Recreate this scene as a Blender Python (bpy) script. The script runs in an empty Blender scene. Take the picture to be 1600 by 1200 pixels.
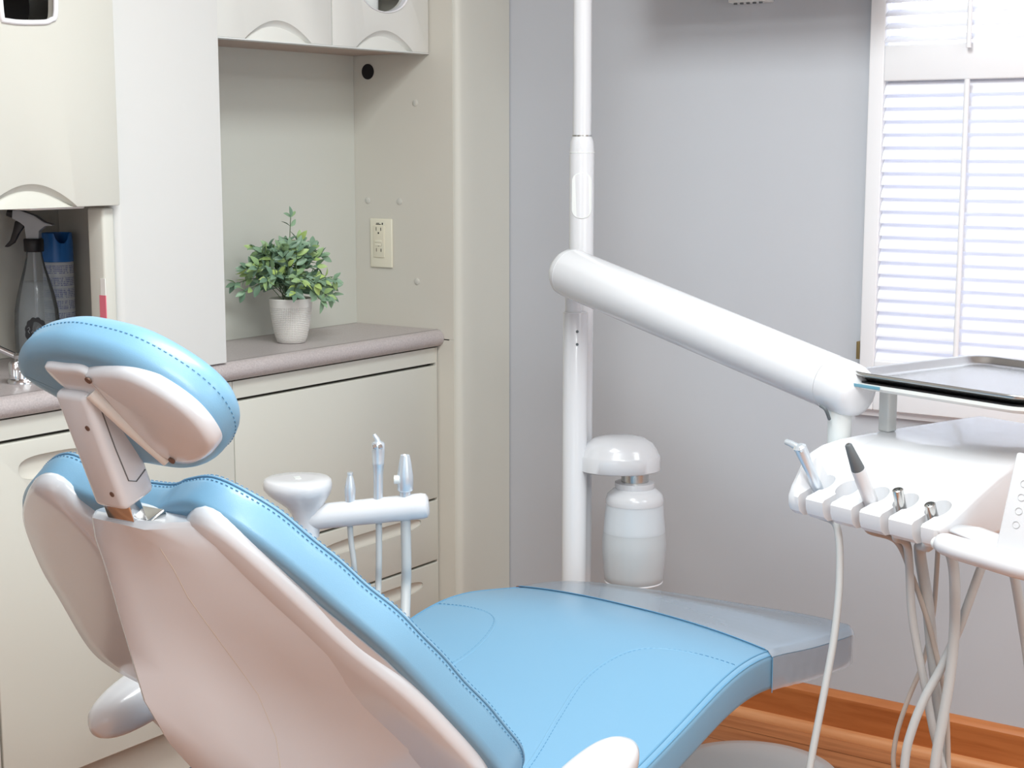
import bpy, bmesh, math, random
from math import sin, cos, pi, radians, atan, hypot, sqrt, tan
from mathutils import Vector, Matrix

# ------------------------------------------------------------------ camera, world, lights, exposure
FPX = 2466.0
PITCH = atan(370 / FPX)
HA = atan(1740 / hypot(FPX, 370))
CAM_H = 1.38
hd = Vector((cos(HA), sin(HA), 0)); rt = Vector((sin(HA), -cos(HA), 0))
fwd = hd * cos(PITCH) + Vector((0, 0, -sin(PITCH)))
upv = hd * sin(PITCH) + Vector((0, 0, cos(PITCH)))
cd = bpy.data.cameras.new('camera'); cam = bpy.data.objects.new('camera', cd)
bpy.context.collection.objects.link(cam)
cd.sensor_width = 36; cd.lens = 36 * FPX / 1600; cd.clip_start = .02
cam.matrix_world = Matrix.Translation((0, 0, CAM_H)) @ Matrix((rt, upv, -fwd)).transposed().to_4x4()
sc = bpy.context.scene; sc.camera = cam
sc.view_settings.view_transform = 'Standard'; sc.view_settings.look = 'None'
sc.view_settings.gamma = 1; sc.view_settings.exposure = 0.0
world = bpy.data.worlds.new('sky'); sc.world = world; world.use_nodes = True
bg = world.node_tree.nodes['Background']; bg.inputs[0].default_value = (.80, .87, 1, 1); bg.inputs[1].default_value = 4.2

def area(name, loc, sx, sy, power, col=(1, 1, 1), rot=(0, 0, 0)):
    l = bpy.data.lights.new(name, 'AREA'); l.shape = 'RECTANGLE'; l.size = sx; l.size_y = sy
    l.energy = power; l.color = col
    o = bpy.data.objects.new(name, l); bpy.context.collection.objects.link(o)
    o.location = loc; o.rotation_euler = rot; return o
CEIL = 2.50
LAMPS = [(1.75, 1.15, 1.0, .55, 37), (.2, -.9, 1.2, .6, 25), (.6, .2, .6, 1.2, 36), (2.3, -.9, .6, 1.2, 20)]  # first lamp lights the chair; the other three are added unseen fill
for i, (x, y, sx, sy, pw) in enumerate(LAMPS):
    area('ceiling_lamp_light', (x, y, CEIL - .035), sx, sy, pw, (.93, .99, .985))
area('left_fill_light', (-2.15, -.3, 1.5), 1.3, 2.2, 12, (.82, .94, 1), (0, radians(-90), 0))  # added fill from the unseen left wall
area('front_fill_light', (.6, -2.75, 1.5), 2.2, 1.3, 18, (.84, .95, 1), (radians(90), 0, 0))  # added fill from the unseen wall behind the camera

# ------------------------------------------------------------------ materials
def s2l(c): return tuple(((v / 255) / 12.92 if v / 255 <= .04045 else ((v / 255 + .055) / 1.055) ** 2.4) for v in c)
def mat(name, rgb, rough=.5, metal=0, spec=.5, bump=0, bscale=200, var=0, vscale=8, coat=0, sss=0, rgb2=None):
    m = bpy.data.materials.new(name); m.use_nodes = True; nt = m.node_tree; b = nt.nodes['Principled BSDF']
    c = s2l(rgb); b.inputs['Base Color'].default_value = (*c, 1)
    b.inputs['Roughness'].default_value = rough; b.inputs['Metallic'].default_value = metal
    b.inputs['Specular IOR Level'].default_value = spec; b.inputs['Coat Weight'].default_value = coat
    b.inputs['Coat Roughness'].default_value = .08
    tc = nt.nodes.new('ShaderNodeTexCoord')
    if var or rgb2:
        n = nt.nodes.new('ShaderNodeTexNoise'); n.inputs['Scale'].default_value = vscale; n.inputs['Detail'].default_value = 3
        nt.links.new(tc.outputs['Object'], n.inputs['Vector'])
        r = nt.nodes.new('ShaderNodeValToRGB'); nt.links.new(n.outputs['Fac'], r.inputs[0])
        c2 = s2l(rgb2) if rgb2 else tuple(v * (1 - var) for v in c)
        r.color_ramp.elements[0].color = (*c2, 1); r.color_ramp.elements[1].color = (*c, 1)
        r.color_ramp.elements[0].position = .35; r.color_ramp.elements[1].position = .65
        nt.links.new(r.outputs[0], b.inputs['Base Color'])
    if bump:
        n = nt.nodes.new('ShaderNodeTexNoise'); n.inputs['Scale'].default_value = bscale; n.inputs['Detail'].default_value = 4
        nt.links.new(tc.outputs['Object'], n.inputs['Vector'])
        bp = nt.nodes.new('ShaderNodeBump'); bp.inputs['Strength'].default_value = bump; bp.inputs['Distance'].default_value = .002
        nt.links.new(n.outputs['Fac'], bp.inputs['Height']); nt.links.new(bp.outputs[0], b.inputs['Normal'])
    return m

def wood(name, c1, c2, axis='Y', rough=.32, planks=0):
    m = bpy.data.materials.new(name); m.use_nodes = True; nt = m.node_tree; b = nt.nodes['Principled BSDF']
    N = nt.nodes.new; Lk = nt.links.new
    tc = N('ShaderNodeTexCoord'); mp = N('ShaderNodeMapping'); Lk(tc.outputs['Object'], mp.inputs[0])
    mp.inputs['Scale'].default_value = (14, 1.1, 14) if axis == 'Y' else (1.1, 14, 14)
    n = N('ShaderNodeTexNoise'); n.inputs['Scale'].default_value = 3.2; n.inputs['Detail'].default_value = 8; n.inputs['Distortion'].default_value = .7
    Lk(mp.outputs[0], n.inputs['Vector'])
    r = N('ShaderNodeValToRGB'); Lk(n.outputs['Fac'], r.inputs[0])
    r.color_ramp.elements[0].position = .3; r.color_ramp.elements[0].color = (*s2l(c2), 1)
    r.color_ramp.elements[1].position = .62; r.color_ramp.elements[1].color = (*s2l(c1), 1)
    out = r.outputs[0]
    if planks:
        br = N('ShaderNodeTexBrick'); mp2 = N('ShaderNodeMapping'); Lk(tc.outputs['Object'], mp2.inputs[0])
        mp2.inputs['Rotation'].default_value = (0, 0, radians(90))
        Lk(mp2.outputs[0], br.inputs['Vector'])
        br.inputs['Scale'].default_value = 1; br.inputs['Brick Width'].default_value = 1.1; br.inputs['Row Height'].default_value = .085
        br.inputs['Mortar Size'].default_value = .0016
        br.inputs['Color1'].default_value = (1, 1, 1, 1); br.inputs['Color2'].default_value = (.78, .74, .7, 1); br.inputs['Mortar'].default_value = (.25, .2, .16, 1)
        mx = N('ShaderNodeMix'); mx.data_type = 'RGBA'; mx.blend_type = 'MULTIPLY'; mx.inputs[0].default_value = 1
        Lk(r.outputs[0], mx.inputs[6]); Lk(br.outputs['Color'], mx.inputs[7]); out = mx.outputs[2]
    Lk(out, b.inputs['Base Color']); b.inputs['Roughness'].default_value = rough
    b.inputs['Coat Weight'].default_value = .25; b.inputs['Coat Roughness'].default_value = .15
    return m

def clear(name, tint, rough=.05, white=.15, wcol=(225, 232, 238), ior=1.45):
    """thin clear plastic: mostly transparent, a little milky, glossy"""
    m = bpy.data.materials.new(name); m.use_nodes = True; nt = m.node_tree; N = nt.nodes.new; Lk = nt.links.new
    nt.nodes.clear(); o = N('ShaderNodeOutputMaterial')
    t = N('ShaderNodeBsdfTransparent'); t.inputs[0].default_value = (*tint, 1)
    d = N('ShaderNodeBsdfDiffuse'); d.inputs[0].default_value = (*s2l(wcol), 1)
    g = N('ShaderNodeBsdfGlossy'); g.inputs['Roughness'].default_value = rough
    m1 = N('ShaderNodeMixShader'); m1.inputs[0].default_value = white; Lk(t.outputs[0], m1.inputs[1]); Lk(d.outputs[0], m1.inputs[2])
    f = N('ShaderNodeFresnel'); f.inputs[0].default_value = ior
    m2 = N('ShaderNodeMixShader'); Lk(f.outputs[0], m2.inputs[0]); Lk(m1.outputs[0], m2.inputs[1]); Lk(g.outputs[0], m2.inputs[2])
    Lk(m2.outputs[0], o.inputs[0]); return m

M = dict(
    wall=mat('grey_paint', (197, 200, 207), .62, bump=.06, bscale=60, var=.03, vscale=2),
    wallwhite=mat('white_paint', (240, 240, 238), .7),
    ceil=mat('ceiling_paint', (238, 238, 236), .8),
    cream=mat('cream_laminate', (211, 210, 201), .38, bump=.03, bscale=400),
    cream2=mat('cream_side_laminate', (212, 208, 198), .45),
    pillar=mat('pale_grey_laminate', (213, 213, 211), .36),
    door=mat('pale_cream_door', (226, 226, 221), .34),
    greyback=mat('grey_green_laminate', (206, 207, 199), .5),
    gap=mat('dark_gap', (70, 66, 60), .8),
    counter=mat('mauve_grey_laminate', (192, 183, 182), .35, rgb2=(176, 167, 167), vscale=260),
    black=mat('black_plastic', (28, 26, 30), .4),
    dark=mat('dark_hollow', (16, 10, 16), .7),
    white=mat('gloss_white_plastic', (219, 220, 224), .24, coat=.35),
    enamel=mat('white_enamel', (220, 221, 225), .22, coat=.4),
    shell=mat('white_chair_shell', (214, 219, 226), .20, coat=.4),
    offw=mat('off_white_plastic', (226, 229, 228), .33),
    trim=mat('white_trim_paint', (236, 236, 240), .4),
    louver=mat('white_louver_paint', (244, 244, 250), .45),
    leather=mat('blue_leather', (119, 165, 196), .36, bump=.10, bscale=900, coat=.10),
    leather_seam=mat('blue_leather_seam', (96, 150, 186), .5),
    stitch=mat('blue_stitching', (84, 138, 176), .6),
    chrome=mat('chrome', (215, 218, 222), .10, 1),
    steel=mat('brushed_steel', (196, 196, 194), .26, 1),
    silver=mat('silver_anodised', (214, 222, 230), .3, .55, coat=.3),
    hose=mat('grey_hose', (186, 189, 190), .45),
    hose2=mat('taupe_hose', (178, 168, 160), .45),
    hosed=mat('dark_grey_rubber', (98, 104, 108), .45),
    screw=mat('screw_recess', (120, 96, 84), .5, .5),
    ivory=mat('ivory_plastic', (232, 227, 208), .35),
    ivory2=mat('ivory_device', (224, 218, 198), .4),
    pot=mat('white_ceramic', (232, 229, 224), .5),
    soil=mat('brown_soil', (74, 60, 48), .9, bump=.6, bscale=120),
    stem=mat('plant_stem', (92, 112, 84), .6),
    blueplastic=mat('blue_cap_plastic', (46, 122, 204), .38),
    trigger=mat('grey_trigger_plastic', (188, 190, 194), .4),
    bluestrip=mat('blue_grey_strip', (104, 152, 172), .4),
    pink=mat('pink_paper', (232, 120, 138), .6),
    paper=mat('white_paper', (240, 238, 234), .6),
    disc=mat('grey_foot_control', (206, 207, 208), .35, coat=.2),
    spot=mat('pale_cap', (206, 204, 196), .5),
    wood=wood('orange_wood_baseboard', (200, 124, 70), (172, 96, 48), 'Y'),
    wood_shoe=wood('light_orange_wood', (224, 158, 108), (212, 142, 92), 'Y', .4),
    floor=wood('orange_wood_floor', (198, 134, 90), (166, 104, 66), 'Y', .33, planks=1),
    under=mat('brownish_board', (186, 166, 154), .6),
    brass=mat('brass_hinge', (150, 130, 90), .4, .8),
)
M['film'] = clear('clear_vinyl', (.97, .98, .99), .03, .50, (206, 217, 230), 1.5)
M['pet'] = clear('clear_bottle_plastic', (.97, .98, .99), .05, .14, (226, 232, 236), 1.22)
M['liquid'] = clear('clear_liquid', (.97, .98, .985), .05, .22, (216, 222, 226), 1.15)
def milky(name, rgb, tr=.35):
    m = mat(name, rgb, .32, coat=.2); b = m.node_tree.nodes['Principled BSDF']
    b.inputs['Transmission Weight'].default_value = 0; b.inputs['Subsurface Weight'].default_value = tr
    b.inputs['Subsurface Radius'].default_value = (.03, .03, .03); b.inputs['Subsurface Scale'].default_value = 1; return m
def louvermat():
    m = mat('white_louver_plastic', (246, 246, 252), .45); nt = m.node_tree; b = nt.nodes['Principled BSDF']; o = nt.nodes['Material Output']
    t = nt.nodes.new('ShaderNodeBsdfTranslucent'); t.inputs[0].default_value = (.93, .94, 1, 1)
    x = nt.nodes.new('ShaderNodeMixShader'); x.inputs[0].default_value = .12
    nt.links.new(b.outputs[0], x.inputs[1]); nt.links.new(t.outputs[0], x.inputs[2]); nt.links.new(x.outputs[0], o.inputs[0]); return m
M['louver'] = louvermat()
M['bottle'] = milky('milky_bottle', (214, 220, 226))
M['bottle_low'] = milky('milky_bottle_filled', (202, 207, 211))
def leafmat():
    m = mat('leaf_green', (110, 140, 105), .42); nt = m.node_tree; b = nt.nodes['Principled BSDF']
    g = nt.nodes.new('ShaderNodeNewGeometry'); r = nt.nodes.new('ShaderNodeValToRGB')
    nt.links.new(g.outputs['Random Per Island'], r.inputs[0]); nt.links.new(r.outputs[0], b.inputs['Base Color'])
    e = r.color_ramp.elements; e[0].position = 0; e[0].color = (*s2l((92, 122, 102)), 1); e[1].position = 1; e[1].color = (*s2l((176, 200, 112)), 1)
    for p, c in ((.3, (120, 150, 126)), (.55, (138, 168, 138)), (.75, (152, 182, 124)), (.9, (172, 198, 122))):
        x = e.new(p); x.color = (*s2l(c), 1)
    b.inputs['Subsurface Weight'].default_value = 0
    return m
M['leaf'] = leafmat()
def canmat():
    """white can wrap with rows of small lavender print"""
    m = mat('printed_can_label', (226, 230, 236), .35); nt = m.node_tree; b = nt.nodes['Principled BSDF']; N = nt.nodes.new; Lk = nt.links.new
    tc = N('ShaderNodeTexCoord'); sp = N('ShaderNodeSeparateXYZ'); Lk(tc.outputs['Object'], sp.inputs[0])
    def mth(op, a, bb=None):
        q = N('ShaderNodeMath'); q.operation = op
        if hasattr(a, 'type'): Lk(a, q.inputs[0])
        else: q.inputs[0].default_value = a
        if bb is not None:
            if hasattr(bb, 'type'): Lk(bb, q.inputs[1])
            else: q.inputs[1].default_value = bb
        return q.outputs[0]
    row = mth('LESS_THAN', mth('FRACT', mth('MULTIPLY', sp.outputs[2], 260.0)), .55)
    para = mth('LESS_THAN', mth('FRACT', mth('MULTIPLY', sp.outputs[2], 38.0)), .74)
    mp = N('ShaderNodeMapping'); mp.inputs['Scale'].default_value = (500, 500, 90); Lk(tc.outputs['Object'], mp.inputs[0])
    n = N('ShaderNodeTexNoise'); n.inputs['Scale'].default_value = 1; Lk(mp.outputs[0], n.inputs['Vector'])
    ink = mth('GREATER_THAN', n.outputs['Fac'], .45)
    k = mth('MULTIPLY', mth('MULTIPLY', row, para), ink)
    mx = N('ShaderNodeMix'); mx.data_type = 'RGBA'; Lk(k, mx.inputs[0])
    mx.inputs[6].default_value = (*s2l((222, 226, 234)), 1); mx.inputs[7].default_value = (*s2l((132, 140, 190)), 1)
    Lk(mx.outputs[2], b.inputs['Base Color']); return m
M['can'] = canmat()

# ------------------------------------------------------------------ object helpers
COL = bpy.context.collection
WL = {}
def props(o, label=None, cat=None, group=None, kind=None):
    for k, v in (('label', label), ('category', cat), ('group', group), ('kind', kind)):
        if v: o[k] = v
    return o
def thing(name, base, label, cat, group=None):
    o = bpy.data.objects.new(name, None); COL.objects.link(o); o.location = base; o.empty_display_size = .05
    WL[o.name] = Vector(base); return props(o, label, cat, group)

class MB:
    def __init__(s): s.V = []; s.F = []
    def add(s, V, F):
        k = len(s.V); s.V += [Vector(v) for v in V]; s.F += [tuple(i + k for i in f) for f in F]; return s
    def from_bm(s, bm):
        bm.verts.index_update(); s.add([v.co.copy() for v in bm.verts], [[v.index for v in f.verts] for f in bm.faces]); bm.free(); return s
    def box(s, a, b, bev=0, seg=3, mtx=None):
        bm = bmesh.new(); bmesh.ops.create_cube(bm, size=1)
        c = [(a[i] + b[i]) / 2 for i in range(3)]; d = [abs(b[i] - a[i]) for i in range(3)]
        for v in bm.verts: v.co = Vector((v.co.x * d[0] + c[0], v.co.y * d[1] + c[1], v.co.z * d[2] + c[2]))
        if bev: bmesh.ops.bevel(bm, geom=bm.edges[:], offset=min(bev, min(d) * .49), segments=seg, profile=.5, affect='EDGES')
        if mtx: bmesh.ops.transform(bm, matrix=mtx, verts=bm.verts)
        return s.from_bm(bm)
    def tube(s, pts, rad, n=16, caps=True, flat=None):
        pts = [Vector(p) for p in pts]; R = rad if isinstance(rad, (list, tuple)) else [rad] * len(pts)
        V = []; F = []; prev = None
        for i, p in enumerate(pts):
            t = (pts[min(i + 1, len(pts) - 1)] - pts[max(i - 1, 0)]).normalized()
            if prev is None:
                a = Vector((0, 0, 1)) if abs(t.z) < .9 else Vector((1, 0, 0)); u = t.cross(a).normalized()
            else: u = (prev - t * prev.dot(t)).normalized()
            prev = u; w = t.cross(u)
            for k in range(n):
                q = 2 * pi * k / n; V.append(p + (u * cos(q) + w * sin(q)) * R[i])
        for i in range(len(pts) - 1):
            for k in range(n):
                F.append((i * n + k, i * n + (k + 1) % n, (i + 1) * n + (k + 1) % n, (i + 1) * n + k))
        if caps: F.append(tuple(range(n))[::-1]); F.append(tuple((len(pts) - 1) * n + k for k in range(n)))
        return s.add(V, F)
    def lathe(s, prof, org=(0, 0, 0), axis=(0, 0, 1), n=40, caps=True, sx=1, sy=1, rot=0):
        """prof = (radius, height along axis)"""
        ax = Vector(axis).normalized(); a = Vector((1, 0, 0)) if abs(ax.x) < .9 else Vector((0, 1, 0))
        u = (a - ax * a.dot(ax)).normalized(); w = ax.cross(u)
        V = []; F = []; o = Vector(org)
        for (r, h) in prof:
            for k in range(n):
                q = 2 * pi * k / n; x, y = cos(q) * sx, sin(q) * sy
                x, y = x * cos(rot) - y * sin(rot), x * sin(rot) + y * cos(rot)
                V.append(o + ax * h + (u * x + w * y) * r)
        for i in range(len(prof) - 1):
            for k in range(n):
                F.append((i * n + k, i * n + (k + 1) % n, (i + 1) * n + (k + 1) % n, (i + 1) * n + k))
        if caps: F.append(tuple(range(n))[::-1]); F.append(tuple((len(prof) - 1) * n + k for k in range(n)))
        return s.add(V, F)
    def prism(s, poly, f0, f1, bev=0, seg=3, ang=30):
        """poly of 2D points; f0(p), f1(p) give the two 3D ends"""
        bm = bmesh.new(); n = len(poly)
        a = [bm.verts.new(f0(p)) for p in poly]; b = [bm.verts.new(f1(p)) for p in poly]
        bm.faces.new(a); bm.faces.new(b[::-1])
        for i in range(n): bm.faces.new((a[i], b[i], b[(i + 1) % n], a[(i + 1) % n]))
        bmesh.ops.recalc_face_normals(bm, faces=bm.faces)
        if bev:
            eg = [e for e in bm.edges if e.calc_face_angle(0) > radians(ang)]
            bmesh.ops.bevel(bm, geom=eg, offset=bev, segments=seg, profile=.5, affect='EDGES', clamp_overlap=True)
        return s.from_bm(bm)
    def rings(s, R, cap0=True, cap1=True):
        """loft through closed rings of equal count"""
        n = len(R[0]); V = [p for r in R for p in r]; F = []
        for i in range(len(R) - 1):
            for k in range(n):
                F.append((i * n + k, i * n + (k + 1) % n, (i + 1) * n + (k + 1) % n, (i + 1) * n + k))
        if cap0: F.append(tuple(range(n))[::-1])
        if cap1: F.append(tuple((len(R) - 1) * n + k for k in range(n)))
        return s.add(V, F)

def obj(name, mb, m, parent=None, base=None, sharp=40, label=None, smooth=True):
    me = bpy.data.meshes.new(name)
    if parent is not None and base is None: base = WL[parent.name]
    if base is None:
        xs = [v.x for v in mb.V]; ys = [v.y for v in mb.V]; zs = [v.z for v in mb.V]
        base = Vector(((min(xs) + max(xs)) / 2, (min(ys) + max(ys)) / 2, min(zs)))
    base = Vector(base)
    me.from_pydata([v - base for v in mb.V], [], mb.F); me.update()
    bm = bmesh.new(); bm.from_mesh(me); bmesh.ops.recalc_face_normals(bm, faces=bm.faces); bm.to_mesh(me); bm.free()
    me.materials.append(m if not isinstance(m, str) else M[m])
    if smooth:
        me.polygons.foreach_set('use_smooth', [True] * len(me.polygons)); me.set_sharp_from_angle(angle=radians(sharp))
    o = bpy.data.objects.new(name, me); COL.objects.link(o); WL[o.name] = base
    if parent is not None: o.parent = parent; o.location = base - WL[parent.name]
    else: o.location = base
    if label: o['label'] = label
    return o
def box_obj(name, a, b, m, parent=None, bev=0, **k): return obj(name, MB().box(a, b, bev), m, parent, **k)
def struct(o): o['kind'] = 'structure'; return o
def solo(o, label, cat, group=None): return props(o, label, cat, group)

def crom(P, n, closed=False):
    P = [Vector(p) for p in P]; L = len(P); out = []
    segs = L if closed else L - 1
    for i in range(segs):
        if closed: p0, p1, p2, p3 = P[(i - 1) % L], P[i], P[(i + 1) % L], P[(i + 2) % L]
        else: p0, p1, p2, p3 = P[max(i - 1, 0)], P[i], P[i + 1], P[min(i + 2, L - 1)]
        for k in range(n):
            t = k / n; out.append(.5 * ((2 * p1) + (p2 - p0) * t + (2 * p0 - 5 * p1 + 4 * p2 - p3) * t * t + (3 * p1 - p0 - 3 * p2 + p3) * t ** 3))
    if not closed: out.append(P[-1].copy())
    return out
def resample(P, n):
    P = P + [P[0]]; L = [0]
    for a, b in zip(P, P[1:]): L.append(L[-1] + (b - a).length)
    out = []; j = 0
    for k in range(n):
        d = L[-1] * k / n
        while L[j + 1] < d: j += 1
        t = (d - L[j]) / max(L[j + 1] - L[j], 1e-9); out.append(P[j].lerp(P[j + 1], t))
    return out
def inset(P, d):
    n = len(P); A = sum(P[i].x * P[(i + 1) % n].y - P[(i + 1) % n].x * P[i].y for i in range(n)); sg = 1 if A > 0 else -1
    out = []
    for i in range(n):
        t = (P[(i + 1) % n] - P[i - 1]).normalized(); out.append(P[i] + Vector((-t.y, t.x)) * d * sg)
    return out
def pillow(mb, outline, F, prof, c=None, dome1=0, dome0=0, nin=9, squeeze=(0, 0), pw=2.2):
    """outline: 2D vectors; prof [(inset, n)] from back rim to front rim; F(u,v,n)->point. caps are filled with domes"""
    n = len(outline)
    c = Vector(c) if c else sum(outline, Vector((0, 0))) / n
    def ring(d, h): return [F(p.x, p.y, h) for p in (inset(outline, d) if d else outline)]
    def cap(d, h, dome):
        base = inset(outline, d) if d else outline; R = []
        for k in range(1, nin):
            t = k / nin
            hh = h + dome * (1 - (1 - t) ** pw)
            R.append([F(p.x + (c.x + (p.x - c.x) * squeeze[0] - p.x) * t, p.y + (c.y + (p.y - c.y) * squeeze[1] - p.y) * t, hh) for p in base])
        return R
    R = cap(prof[0][0], prof[0][1], dome0)[::-1] + [ring(d, h) for d, h in prof] + cap(prof[-1][0], prof[-1][1], dome1)
    line = squeeze[0] > 0 and squeeze[1] == 0          # long cushions close along a centre line
    if line: R.append([F(c.x + (p.x - c.x) * squeeze[0], c.y, prof[-1][1] + dome1) for p in outline])
    mb.rings(R, True, not line); return mb
def roundprof(r, n0, n1, k=5, r0=None):
    """rounded edge from n0 (back) to n1 (front)"""
    r0 = r if r0 is None else r0; P = []
    for i in range(k + 1):
        q = pi / 2 * i / k; P.append((r0 * (1 - sin(q)), n0 + r0 * (1 - cos(q))))
    for i in range(k + 1):
        q = pi / 2 * i / k; P.append((r * (1 - cos(q)), n1 - r + r * sin(q)))
    return P
def at(px, py, dep):
    """point seen at a photo pixel (1600x1200) at a horizontal distance from the camera"""
    a = (px - 800) / FPX; b = (600 - py) / FPX
    dh = cos(PITCH) + b * sin(PITCH); t = dep / dh
    return Vector((0, 0, CAM_H)) + hd * dep + rt * (a * t) + Vector((0, 0, (-sin(PITCH) + b * cos(PITCH)) * t))

# ------------------------------------------------------------------ room
XW = 3.386; YB = 2.95
struct(box_obj('floor', (-2.2, -2.8, -.05), (XW + .1, YB + .1, 0), 'floor'))
struct(box_obj('ceiling', (-2.2, -2.8, CEIL), (XW + .1, YB + .1, CEIL + .05), 'ceil'))
struct(box_obj('wall_back', (-2.2, YB, 0), (XW + .1, YB + .1, CEIL), 'wall'))
struct(box_obj('wall_left', (-2.3, -2.8, 0), (-2.2, YB + .1, CEIL), 'wallwhite'))
struct(box_obj('wall_front', (-2.2, -2.9, 0), (XW + .1, -2.8, CEIL), 'wallwhite'))
# right wall with a window opening
WY0, WY1, WZ0, WZ1 = .50, 1.378, .79, 2.16
wm = MB()
wm.box((XW, -2.8, 0), (XW + .14, WY0, CEIL)); wm.box((XW, WY1, 0), (XW + .14, YB + .1, CEIL))
wm.box((XW, WY0, 0), (XW + .14, WY1, WZ0)); wm.box((XW, WY0, WZ1), (XW + .14, WY1, CEIL))
struct(obj('wall_right', wm, 'wall', smooth=False))
# baseboard along the right wall
bb = MB(); prof = [(0, 0), (.016, 0), (.016, .082), (.019, .088), (.019, .096), (.012, .104), (.006, .108), (0, .109)]
bb.prism(prof, lambda p: (XW - p[0], -2.8, p[1]), lambda p: (XW - p[0], 2.375, p[1]))
struct(obj('baseboard_right', bb, 'wood'))
sh = MB(); prof = [(.016, 0), (.034, 0)] + [(.016 + .018 * cos(q), .004 + .018 * sin(q)) for q in (0, .3, .6, .9, 1.2, 1.57)]
sh.prism(prof, lambda p: (XW - p[0], -2.8, p[1]), lambda p: (XW - p[0], 2.375, p[1]))
struct(obj('trim_1', sh, 'wood_shoe'))

# window: glass, frame, shutters
wg = struct(obj('window_1', MB().box((XW + .030, WY0, WZ0), (XW + .034, WY1, WZ1)), clear('window_glass', (1, 1, 1), .01, 0), base=(XW + .03, 1, WZ0)))
wf = MB()
for a, b in (((WY0, WZ0), (WY0 + .015, WZ1)), ((WY1 - .015, WZ0), (WY1, WZ1)), ((WY0, WZ0), (WY1, WZ0 + .04)), ((WY0, WZ1 - .04), (WY1, WZ1)), ((WY0, 1.54), (WY1, 1.58))):
    wf.box((XW + .018, a[0], a[1]), (XW + .045, b[0], b[1]), .003)
obj('window_frame', wf, 'trim', wg)
wl = MB().box((XW - .014, WY0 - .02, WZ0 - .014), (XW + .1, WY1 + .02, WZ0 + .0))
obj('window_sill', wl, 'trim', wg)

def shutter(y0, y1, label):
    """one shutter panel between y0 (right in view) and y1 (left)"""
    x0, x1 = XW - .032, XW - .004
    t = thing('window_shutter', (XW - .018, (y0 + y1) / 2, .792), label, 'shutter', 'louvered shutters over the window')
    zt = 2.155
    for a, b in ((y0, y0 + .035), (y1 - .035, y1)):
        box_obj('stile', (x0, a, .792), (x1, b, zt), 'trim', t, .003)
    for a, b in ((.792, .905), (1.523, 1.600), (2.075, zt)):
        box_obj('rail', (x0, y0 + .035, a), (x1, y1 - .035, b), 'trim', t, .003)
    for (za, zb, tilt) in ((.905, 1.523, 54), (1.600, 2.075, 24)):
        n = int(round((zb - za) / .0285)); st = (zb - za) / n
        for i in range(n):
            z = za + st * (i + .5); q = radians(tilt); w = .0185
            pr = [(w * cos(a) , .0035 * sin(a)) for a in [2 * pi * k / 12 for k in range(12)]]
            f = lambda p, y: ((x0 + x1) / 2 + p[0] * cos(q) - p[1] * sin(q), y, z - p[0] * -sin(q) + p[1] * cos(q))
            lv = MB().prism(pr, lambda p: f(p, y0 + .036), lambda p: f(p, y1 - .036))
            obj('louver', lv, 'louver', t)
        ym = (y0 + y1) / 2
        rod = MB().tube([(x0 - .012, ym, za + .01 if za < 1 else za - .012), (x0 - .012, ym, zb - .0 if za < 1 else zb)], .006, 10)
        obj('tilt_rod', rod, 'trim', t)
    return t
shutter(.930, 1.382, 'white louvered window shutter panel, the one nearest the grey corner wall')
shutter(.474, .926, 'white louvered window shutter panel at the right edge of the photo')
hg = MB().box((XW - .03, 1.383, .905), (XW - .001, 1.391, .945), .001)
solo(obj('shutter_hinge', hg, 'brass'), 'small brass hinge on the left edge of the white shutter', 'hinge')

# two windows added out of view to give the fill lights a source
def added_window(n, a, b, thin):
    pane = struct(obj('window_%d' % n, MB().box(a, b), 'paper'))
    fr = MB(); lo = [min(a[i], b[i]) for i in range(3)]; hi = [max(a[i], b[i]) for i in range(3)]; w = 1 - thin
    for (u0, u1, v0, v1) in ((lo[w] - .05, lo[w], lo[2] - .05, hi[2] + .05), (hi[w], hi[w] + .05, lo[2] - .05, hi[2] + .05), (lo[w], hi[w], lo[2] - .05, lo[2]), (lo[w], hi[w], hi[2], hi[2] + .05)):
        p = [0, 0, v0]; q = [0, 0, v1]; p[w], q[w] = u0, u1; p[thin], q[thin] = lo[thin] - .002, hi[thin] + .012
        fr.box(p, q, .003)
    obj('window_frame', fr, 'trim', pane)
added_window(2, (-2.2, -1.4, .85), (-2.185, .8, 2.15), 0)
added_window(3, (-.5, -2.8, .85), (1.7, -2.785, 2.15), 1)
# ceiling lamps
LAB = ['ceiling light directly above the dental chair', 'added ceiling fill light behind the camera', 'added ceiling fill light over the left side of the room', 'added ceiling fill light nearest the shuttered window']
for i, (x, y, sx, sy, pw) in enumerate(LAMPS):
    t = thing('ceiling_light', (x, y, CEIL - .03), LAB[i], 'light', 'ceiling lights')
    e = .03; fm = MB()
    for a, b in (((x - sx / 2 - e, y - sy / 2 - e), (x - sx / 2, y + sy / 2 + e)), ((x + sx / 2, y - sy / 2 - e), (x + sx / 2 + e, y + sy / 2 + e)),
                 ((x - sx / 2, y - sy / 2 - e), (x + sx / 2, y - sy / 2)), ((x - sx / 2, y + sy / 2), (x + sx / 2, y + sy / 2 + e))):
        fm.box((a[0], a[1], CEIL - .03), (b[0], b[1], CEIL))
    obj('lamp_frame', fm, 'trim', t)
    obj('diffuser', MB().box((x - sx / 2, y - sy / 2, CEIL - .03), (x + sx / 2, y + sy / 2, CEIL - .02)), 'paper', t)

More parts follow.
